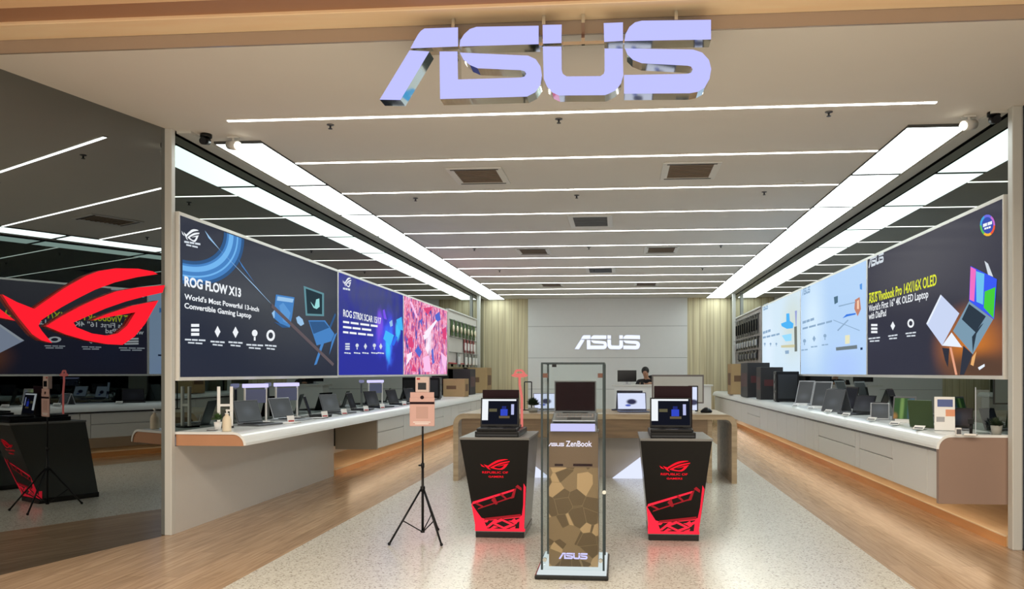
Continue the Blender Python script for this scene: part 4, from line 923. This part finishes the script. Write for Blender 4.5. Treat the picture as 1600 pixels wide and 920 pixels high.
# person seated behind the desk
PX0, PY0 = .74, 21.05
def skin_mesh(name, verts, edges, radii, m, parent, sub=2):
    me = bpy.data.meshes.new(name); me.from_pydata(verts, edges, []); me.materials.append(m)
    ob = bpy.data.objects.new(name, me); COL.objects.link(ob); ob.parent = parent
    sk = ob.modifiers.new('skin', 'SKIN'); 
    if not me.skin_vertices: me.skin_vertices.new(name='')
    for sv, r_ in zip(me.skin_vertices[0].data, radii): sv.radius = r_ if isinstance(r_, tuple) else (r_, r_)
    me.skin_vertices[0].data[0].use_root = True
    sb = ob.modifiers.new('sub', 'SUBSURF'); sb.levels = sub; sb.render_levels = sub
    for p_ in me.polygons: p_.use_smooth = True
    sk.use_smooth_shade = True
    return ob
t = thing('person', 'person in black clothes with dark hair seated behind the reception desk', 'person', (PX0, PY0, 0))
V = [(0, .05, .62), (0, .03, .80), (0, -.02, 1.02), (0, -.06, 1.17), (-.01, -.10, 1.26), (-.03, -.14, 1.35), (-.04, -.16, 1.46),
     (.19, -.05, 1.14), (.26, -.16, .98), (.10, -.38, 1.13), (.02, -.46, 1.125),
     (-.19, -.05, 1.14), (-.27, -.16, .98), (-.16, -.38, 1.13), (-.08, -.46, 1.125),
     (.10, -.02, .60), (.12, -.34, .60), (.12, -.36, .10), (.12, -.46, .05), (-.10, -.02, .60), (-.12, -.34, .60), (-.12, -.36, .10), (-.12, -.46, .05)]
E_ = [(0, 1), (1, 2), (2, 3), (3, 4), (4, 5), (5, 6), (3, 7), (7, 8), (8, 9), (9, 10), (3, 11), (11, 12), (12, 13), (13, 14), (0, 15), (15, 16), (16, 17), (17, 18), (0, 19), (19, 20), (20, 21), (21, 22)]
Rr = [(.15, .11), (.13, .10), (.15, .10), (.12, .09), .05, .078, .085, .055, .042, .034, .030, .055, .042, .034, .030, .085, .065, .045, .035, .085, .065, .045, .035]
skin_mesh('body', V, E_, Rr, M_skin, t)
V2 = V[:4] + [(0, -.08, 1.20), V[7], V[8], V[9], V[11], V[12], V[13]]
skin_mesh('shirt', V2, [(0, 1), (1, 2), (2, 3), (3, 4), (3, 5), (5, 6), (6, 7), (3, 8), (8, 9), (9, 10)], [(.17, .135), (.16, .13), (.19, .13), (.17, .12), .066, .10, .07, .052, .10, .07, .052], M_shirt, t)
MB().ball((-.04, -.135, 1.45), .105, M_hair, n=16, sq=(.95, 1.0, 1.05)).build('hair', t)
fc = MB(); fc.ball((-.045, -.20, 1.40), .068, M_skin, n=12, sq=(.85, .75, 1.0)).ball((-.045, -.255, 1.395), .012, M_skin, n=8)
for dx in (-.028, .028): fc.ball((-.045+dx, -.247, 1.415), .007, M_black, n=8)
fc.box(-.065, -.025, -.253, -.246, 1.365, 1.371, M_maroon); fc.build('face', t)
for sg in (1, -1):
    hd = MB(); bx, by, bz = (.02 if sg > 0 else -.08), -.47, 1.118
    for i, (dx, L_) in enumerate(((-.027, .06), (-.009, .07), (.009, .066), (.027, .052))): hd.tube([(bx+dx, by-.03, bz), (bx+dx, by-.03-L_*.6, bz+.006), (bx+dx, by-.03-L_, bz-.006)], .0085, M_skin)
    hd.tube([(bx-sg*.035, by+.01, bz), (bx-sg*.06, by-.02, bz)], .010, M_skin); hd.ball((bx, by, bz), .042, M_skin, sq=(1, 1, .4)); hd.build('hand', t)
t = thing('office_chair', 'black round backed office chair behind the seated person', 'chair', (.85, 21.35, 0))
MB().box(-.23, .23, -.40, .08, .44, .50, M_black).build('seat', t, bevel=.03)
MB().ball((0.03, .02, 1.07), .24, M_black, n=20, sq=(1.0, .18, 1.1)).build('backrest', t)
MB().cyl((0, -.15, .10), (0, -.15, .44), .025, M_dark).box(-.02, .02, .03, .07, .44, 1.0, M_dark).build('gas_post', t)
f = MB()
for i in range(5): a_ = 2*PI*i/5; f.tube([(0, -.15, .10), (.26*math.cos(a_), -.15+.26*math.sin(a_), .05)], .02, M_dark); f.ball((.26*math.cos(a_), -.15+.26*math.sin(a_), .026), .025, M_black, n=8)
f.build('star_base', t)

# ================================================================== GAMING PLINTHS
def plinth(label, cx, grp):
    """dark display plinth, wider at the top, red glowing pattern low on its front"""
    yb0, yb1, yt0, yt1 = 6.72, 7.34, 6.42, 7.16; hb, ht = .208, .282; zt_ = .875
    o = (cx, 7.0, 0); t = thing('gaming_plinth', label, 'plinth', o, 0, grp)
    MB().box(cx-hb, cx+hb, yb0, yb1, .0006, .055, M_blackgloss).build('base', t, o, bevel=.004)
    zk = .30; k = (zk-.055)/(zt_-.055)
    hk = hb+(ht-hb)*k; yk0 = yb0+(yt0-yb0)*k; yk1 = yb1+(yt1-yb1)*k
    M_sh = mat('plinth_black', (17, 15, 14), .35, var=.08, vscale=20, spec=.25)
    M_si = mat('plinth_side', (62, 66, 64), .18)
    q = lambda h, a_, b_, z: [(cx-h, a_, z), (cx+h, a_, z), (cx+h, b_, z), (cx-h, b_, z)]
    m = MB(); lo = q(hb-.004, yb0+.012, yb1-.01, .0551); hi = q(ht, yt0, yt1, zt_-.02)
    m.add(lo+hi, [(0, 1, 5, 4)], M_sh); m.add(lo+hi, [(1, 2, 6, 5), (3, 0, 4, 7), (2, 3, 7, 6), (3, 2, 1, 0), (4, 5, 6, 7)], M_si); m.build('body', t, o)
    MB().box(cx-ht-.006, cx+ht+.006, yt0-.008, yt1+.006, zt_-.0198, zt_, mat('plinth_top', (112, 112, 110), .3)).build('top', t, o, bevel=.003)
    # front-plane frame
    P0 = Vector((cx, yb0+.012, .0551)); P1 = Vector((cx, yt0, zt_-.02)); upv = (P1-P0); H = upv.length; upv.normalize(); rt = Vector((1, 0, 0)); nrm = rt.cross(upv)
    hw = lambda s_: (hb-.004)+(ht-hb+.004)*s_/H
    fp = lambda a_, s_, l=.003: P0 + rt*(a_*hw(s_)) + upv*s_ + nrm*l          # a_ in -1..1 across
    def F_(L, l=.003): return [fp(a_, s_*H, l) for a_, s_ in L]
    g = MB()
    g.poly(F_([(-1, 0), (1, 0), (.99, .185), (-.52, .135), (-.70, .15), (-.84, .22), (-.99, .31)], .0022), G_red)
    M_pk = mat('pattern_black', (24, 20, 20), .4)
    for L in ([(-.52, .03), (-.40, .03), (-.05, .105), (-.42, .125), (-.60, .10)], [(-.62, .115), (.80, .160), (.80, .150), (.62, .125), (-.5, .112)], [(.62, .035), (.80, .035), (.80, .12), (.70, .10)], [(-.28, .03), (.50, .03), (.30, .04), (-.1, .045)]): g.poly(F_(L, .0026), M_pk)
    # glow field: bright border + bars
    for L in ([(-1, 0), (1, 0), (1, .028), (-1, .028)], [(-1, .028), (-.62, .028), (-.70, .12), (-.82, .20), (-.98, .30), (-1, .30)], [(.84, .028), (1, .028), (.98, .50), (.90, .54), (.92, .30)],
              [(-.62, .12), (-.55, .15), (.84, .20), (.84, .17)], [(-.98, .30), (-.94, .33), (.60, .48), (.56, .455)], [(-.80, .245), (-.76, .262), (.55, .40), (.52, .38)],
              [(.46, .37), (.58, .38), (.66, .49), (.56, .47)], [(-.25, .35), (-.10, .30), (-.02, .31), (-.12, .40)], [(.05, .42), (.28, .36), (.32, .375), (.12, .435)],
              [(-.88, .31), (-.62, .27), (-.56, .285), (-.80, .325)], [(.62, .50), (.84, .46), (.84, .49), (.70, .525)]):
        g.poly(F_(L), G_red if L[0][1] < .1 or L[0][0] < -.9 and L[0][1] > .2 else G_reddim)
    # lozenge outline and triangles
    dc = (.14, .085); ro, ri = (.50, .062), (.28, .034)
    out_ = [(dc[0]-ro[0], dc[1]+.01), (dc[0]-.05, dc[1]+ro[1]), (dc[0]+ro[0], dc[1]-.01), (dc[0]+.05, dc[1]-ro[1])]
    inn_ = [(dc[0]-ri[0], dc[1]+.006), (dc[0]-.03, dc[1]+ri[1]), (dc[0]+ri[0], dc[1]-.006), (dc[0]+.03, dc[1]-ri[1])]
    g.poly(F_([(dc[0]+(a_-dc[0])*1.25, dc[1]+(b_-dc[1])*1.12) for a_, b_ in out_], .0028), M_pk)
    g.poly(F_(inn_, .0036), M_pk)
    for i in range(4): j = (i+1) % 4; g.poly(F_([out_[i], out_[j], inn_[j], inn_[i]], .0034), G_red)
    for L in ([(-.60, .04), (-.46, .04), (-.06, .13), (-.18, .135)], [(-.62, .10), (-.50, .10), (-.42, .125), (-.55, .13)], [(.45, .12), (.62, .08), (.72, .11), (.60, .15)]): g.poly(F_(L), G_red)
    g.build('glowing_pattern', t, o)
    # red light band wrapping the lower side edge
    s_ = MB(); s_.box(cx+hb-.004, cx+hb+.004, yb0-.002, yb0+.03, .056, .075, G_red); s_.box(cx-hb-.004, cx-hb+.004, yb0-.002, yb0+.03, .056, .20, G_red); s_.build('edge_light', t, o)
    emblem(EYEL, 'eye_emblem', t, o, fp(-.50, .685*H, 0), rt, upv, .245, G_redlogo, lift=.003)
    text('lettering', t, o, 'REPUBLIC OF', fp(-.46, .645*H, 0), rt, upv, .020, .215, G_redlogo, .01, .003)
    text('lettering', t, o, 'GAMERS', fp(-.27, .600*H, 0), rt, upv, .018, .125, G_redlogo, .01, .003)
    return t
plinth('black plinth with red eye emblem left of the glass case', -1.00, 'gaming plinths'); plinth('black plinth with red eye emblem right of the glass case', .46, 'gaming plinths')
app = glow('app_dark', (20, 22, 32), 1)
APP = [(0, .17, .16, .94, G_white), (0, .96, .93, 1.0, G_white), (.20, .42, .50, .62, glow('app_olive', (92, 88, 66), 1)), (.52, .72, .34, .60, glow('app_blue', (50, 70, 190), 1)), (.48, .78, .24, .33, glow('app_tan', (96, 84, 62), 1)), (.82, .90, .38, .80, glow('app_lilac', (176, 182, 226), 1)), (.56, .68, .60, .72, glow('app_blue2', (36, 44, 110), 1))]
for u_, side in ((780, 'left'), (1050, 'right')):
    x_ = at_y(u_, 650, 6.6).x
    t = thing('display_riser', 'low black riser under the laptops on %s plinth' % side, 'riser', (x_, 6.76, .875), 0, 'risers on the plinths')
    MB().box(-.18, .18, -.30, .30, .0008, .045, M_black).build('riser_block', t, bevel=.004)
    MB().box(-.17, .17, -.305, -.3005, .008, .020, M_dark).build('front_lip', t)
def px_(u, y): return (at_y(u, 650, y).x, y, .9205)
laptop('black gaming laptop with lit screen facing out on left plinth', px_(778, 6.58), .03, body=M_black, scr=app, content=APP, w=.325, d=.24, h=.245, lean=10, thick=.024, group='laptops on the plinths')
laptop('black gaming laptop with lit screen facing out on right plinth', px_(1049, 6.58), -.02, body=M_black, scr=app, content=APP, w=.34, d=.24, h=.25, lean=10, thick=.024, group='laptops on the plinths')
laptop('maroon lidded laptop with its back to the entrance on left plinth', px_(785, 6.93), PI+.03, body=M_black, lidm=M_maroon, scr=MC['dim_screen'], w=.315, d=.22, h=.31, lean=2, thick=.022, group='rear laptops on the plinths')
laptop('maroon lidded laptop with its back to the entrance on right plinth', px_(1051, 6.93), PI-.03, body=M_black, lidm=M_maroon, scr=MC['dim_screen'], w=.32, d=.22, h=.345, lean=2, thick=.022, group='rear laptops on the plinths')
# red lit ornament behind the left laptops
t = thing('red_headset_stand', 'slim red glowing headset stand behind the laptops on left plinth', 'stand', (-.86, 7.115, .875))
RP = glow('pink_red_acrylic', (226, 120, 112), .9)
MB().lathe((0, 0, 0), [(.03, .0008), (.03, .012), (.01, .02)], M_red).build('foot', t)
MB().tube([(0, 0, .02), (0, 0, .30), (-.02, 0, .42), (-.02, 0, .49)], .011, RP).build('stem', t)
MB().ball((-.02, 0, .50), .075, RP, n=14, sq=(1, .5, .25)).tube([(-.07, 0, .50), (-.05, 0, .545), (0, 0, .545), (.03, 0, .505)], .010, RP).build('head_rest', t)

# ================================================================== GLASS SHOWCASE
cx0, cx1, cy0, cy1, czt = -.525, -.10, 5.50, 5.98, 1.46
t = thing('glass_showcase', 'tall slim glass showcase in the centre on a white lit base', 'display case', (-.31, 5.72, 0)); o = (-.31, 5.72, 0)
MB().box(-.565, -.065, 5.38, 6.08, .0006, .030, M_blackgloss).build('base', t, o, bevel=.008)
MB().box(-.55, -.08, 5.40, 6.07, .0302, .040, glow('base_light', (226, 236, 238), .85, True)).build('lit_base_top', t, o)
gt = .008
for bx in ((cx0, cx1, cy0, cy0+gt), (cx0, cx1, cy1-gt, cy1), (cx0, cx0+gt, cy0+gt, cy1-gt), (cx1-gt, cx1, cy0+gt, cy1-gt)):
    MB().box(*bx, .0405, czt-.008, M_glass).build('glass_pane', t, o)
MB().box(cx0, cx1, cy0, cy1, czt-.0078, czt, M_glass).build('glass_top', t, o)
e_ = .007
for (x, y) in ((cx0, cy0), (cx1, cy0), (cx0, cy1), (cx1, cy1)):
    MB().box(x-e_, x+e_, y-e_, y+e_, .0405, czt, M_edge).build('edge_profile', t, o)
f = MB()
for y in (cy0, cy1): f.box(cx0, cx1, y-e_, y+e_, czt, czt+.010, M_edge)
for x in (cx0, cx1): f.box(x-e_, x+e_, cy0, cy1, czt, czt+.010, M_edge)
f.build('top_rim', t, o)
for x in (cx0+.022, cx1-.022): MB().box(x-.018, x+.018, cy0-.006, cy0+.012, 1.365, 1.395, mat('brown_clip', (92, 58, 44), .4)).build('corner_clip', t, o)
MB().box(cx0+.07, cx0+.10, cy0-.004, cy0+.012, czt-.022, czt-.002, M_black).build('lock', t, o)
for x, z in ((cx0+.02, .11), (cx1-.02, .11), (cx1+.004, .58)): MB().cyl((x, cy0-.012, z), (x, cy0+.004, z), .014, M_chrome, n=12).build('glass_bolt', t, o)
# bronze backdrop with polygon facets
mb_ = bpy.data.materials.new('bronze_facets'); mb_.use_nodes = True; nt = mb_.node_tree; b = nt.nodes['Principled BSDF']
tc = nt.nodes.new('ShaderNodeTexCoord'); vo = nt.nodes.new('ShaderNodeTexVoronoi'); vo.inputs['Scale'].default_value = 10; vo.feature = 'F1'; vo.inputs['Randomness'].default_value = 1
v2 = nt.nodes.new('ShaderNodeTexVoronoi'); v2.inputs['Scale'].default_value = 10; v2.feature = 'DISTANCE_TO_EDGE'
for v_ in (vo, v2): nt.links.new(tc.outputs['Object'], v_.inputs['Vector'])
sp = nt.nodes.new('ShaderNodeSeparateColor'); nt.links.new(vo.outputs['Color'], sp.inputs[0])
gt_ = nt.nodes.new('ShaderNodeMath'); gt_.operation = 'GREATER_THAN'; gt_.inputs[1].default_value = .012; nt.links.new(v2.outputs['Distance'], gt_.inputs[0])
cr = nt.nodes.new('ShaderNodeValToRGB'); nt.links.new(sp.outputs[0], cr.inputs[0]); cr.color_ramp.interpolation = 'CONSTANT'
el = cr.color_ramp.elements; el[0].color = lin((92, 74, 50)); el[1].position = .5; el[1].color = lin((126, 104, 76))
k = el.new(.8); k.color = lin((170, 142, 106))
mx = nt.nodes.new('ShaderNodeMix'); mx.data_type = 'RGBA'; nt.links.new(gt_.outputs[0], mx.inputs[0]); mx.inputs[6].default_value = lin((128, 108, 78)); nt.links.new(cr.outputs[0], mx.inputs[7])
nt.links.new(mx.outputs[2], b.inputs['Base Color']); b.inputs['Roughness'].default_value = .3; b.inputs['Metallic'].default_value = .25
M_bronze = mat('bronze_plain', (104, 84, 66), .3, .2)
bx0, bx1 = -.485, -.14
MB().box(bx0, bx1, 5.60, 5.90, .735, .985, M_bronze).box(bx0, bx1, 5.60, 5.90, .0405, .735, mb_).build('inner_pedestal', t, o)
MB().box(bx0+.04, bx0+.10, 5.5985, 5.5998, .745, .76, M_maroon).box(bx0+.17, bx1-.04, 5.5985, 5.5998, .745, .762, M_maroon).build('slot', t, o)
MB().hexa([(bx0+.01, 5.56, .99), (bx1-.01, 5.56, .99), (bx1-.01, 5.90, .99), (bx0+.01, 5.90, .99)], [(bx0+.01, 5.58, 1.03), (bx1-.01, 5.58, 1.03), (bx1-.01, 5.90, 1.105), (bx0+.01, 5.90, 1.105)], M_mid).build('slanted_rest', t, o)
MB().box(bx0+.015, bx1-.02, 5.545, 5.559, .992, 1.045, glow('tray_light', (206, 202, 250), .95)).build('lit_tray', t, o, bevel=.004)
a = at_y(857, 697, 5.598); b2 = at_y(925, 697, 5.598)
WH = glow('case_lettering', (240, 232, 248), 1.0)
emblem(WORD, 'wordmark', t, o, (a.x, 5.5995, a.z), (1, 0, 0), UP, (b2.x-a.x)*.36, WH, lift=.002)
text('lettering', t, o, 'ZenBook', (a.x+(b2.x-a.x)*.40, 5.5995, a.z), (1, 0, 0), UP, .040, (b2.x-a.x)*.60, WH, .02, .002)
a = at_y(873, 873, 5.598); b2 = at_y(918, 873, 5.598)
emblem(WORD, 'wordmark', t, o, (a.x, 5.5995, a.z), (1, 0, 0), UP, b2.x-a.x, G_lav, lift=.002)
LP_ = laptop('thin laptop with dark maroon screen open inside the glass showcase', (-.312, 5.74, 1.072), 0, body=M_silver, lidm=M_mid, scr=mat('maroon_screen', (24, 3, 8), .5, spec=.05), w=.305, d=.20, h=.235, lean=10, thick=.014, keys=mat('rosy_silver', (176, 164, 162), .4))
LP_.rotation_euler = (math.radians(13), 0, 0)

# ================================================================== TRIPOD
tp = Vector((-1.64, 6.62, 0))
t = thing('sign_tripod', 'black tripod stand holding a pink notice at the shop entrance', 'tripod', tp)
MB().cyl((0, 0, .06), (0, 0, .62), .011, M_black).cyl((0, 0, .60), (0, 0, 1.14), .008, M_black).build('pole', t)
MB().cyl((0, 0, .40), (0, 0, .445), .020, M_black).cyl((0, 0, .055), (0, 0, .075), .018, M_black).build('collar', t)
MB().cyl((0, 0, .60), (0, 0, .64), .015, M_black).cyl((-.012, 0, .62), (-.035, 0, .62), .008, M_black).build('clamp_knob', t)
for ang in (math.radians(-128), math.radians(-50), math.radians(82)):
    d = Vector((math.cos(ang), math.sin(ang), 0))
    if ang > 0: R_ = .36
    else: R_ = .34
    l = MB().cyl(d*.02+Vector((0, 0, .42)), d*R_+Vector((0, 0, .012)), .0085, M_black).build('leg', t)
    MB().ball(d*R_+Vector((0, 0, .014)), .014, M_black, n=8).build('rubber_foot', l)
    MB().cyl(d*.01+Vector((0, 0, .065)), d*(.02+(R_-.02)*.58)+Vector((0, 0, .42-.408*.58)), .005, M_black).build('brace', t)
t = thing('notice_board', 'dusty pink notice sign with dark header band on the tripod', 'sign', tp+Vector((0, -.016, .93)), .08)
MB().box(-.105, .105, -.006, .004, .02, .26, M_pink).build('board', t, bevel=.004)
MB().box(-.103, .103, -.0072, -.0061, .205, .225, M_maroon).build('header_band', t)
MB().box(-.10, .10, -.004, .002, .2605, .305, M_pink).build('top_tab', t)
MB().cyl((0, -.008, .262), (0, -.0042, .262), .016, M_maroon, n=14).build('round_emblem', t)
f = MB()
for i, (a_, b_) in enumerate(((-.075, .07), (-.06, .055))): f.box(a_, b_, -.0070, -.0061, .052-i*.014, .058-i*.014, M_paper)
f.build('small_print', t)
MB().box(-.05, .05, -.0070, -.0061, .085, .185, mat('pale_square', (190, 152, 142), .5)).build('blank_square', t)
t = thing('thermometer_scanner', 'small pinkish scanner unit with black window on top of tripod', 'scanner', tp+Vector((0, 0, 1.235)))
MB().box(-.058, .058, -.02, .02, .0005, .13, mat('pale_pink_plastic', (208, 184, 176), .4)).cyl((0, 0, -.09), (0, 0, .001), .008, M_black).build('scanner_body', t, bevel=.005)
MB().box(-.035, .035, -.0225, -.0201, .022, .080, M_blackgloss).build('window', t)
MB().box(-.045, -.018, -.0222, -.0201, .105, .120, M_red).build('status_light', t)
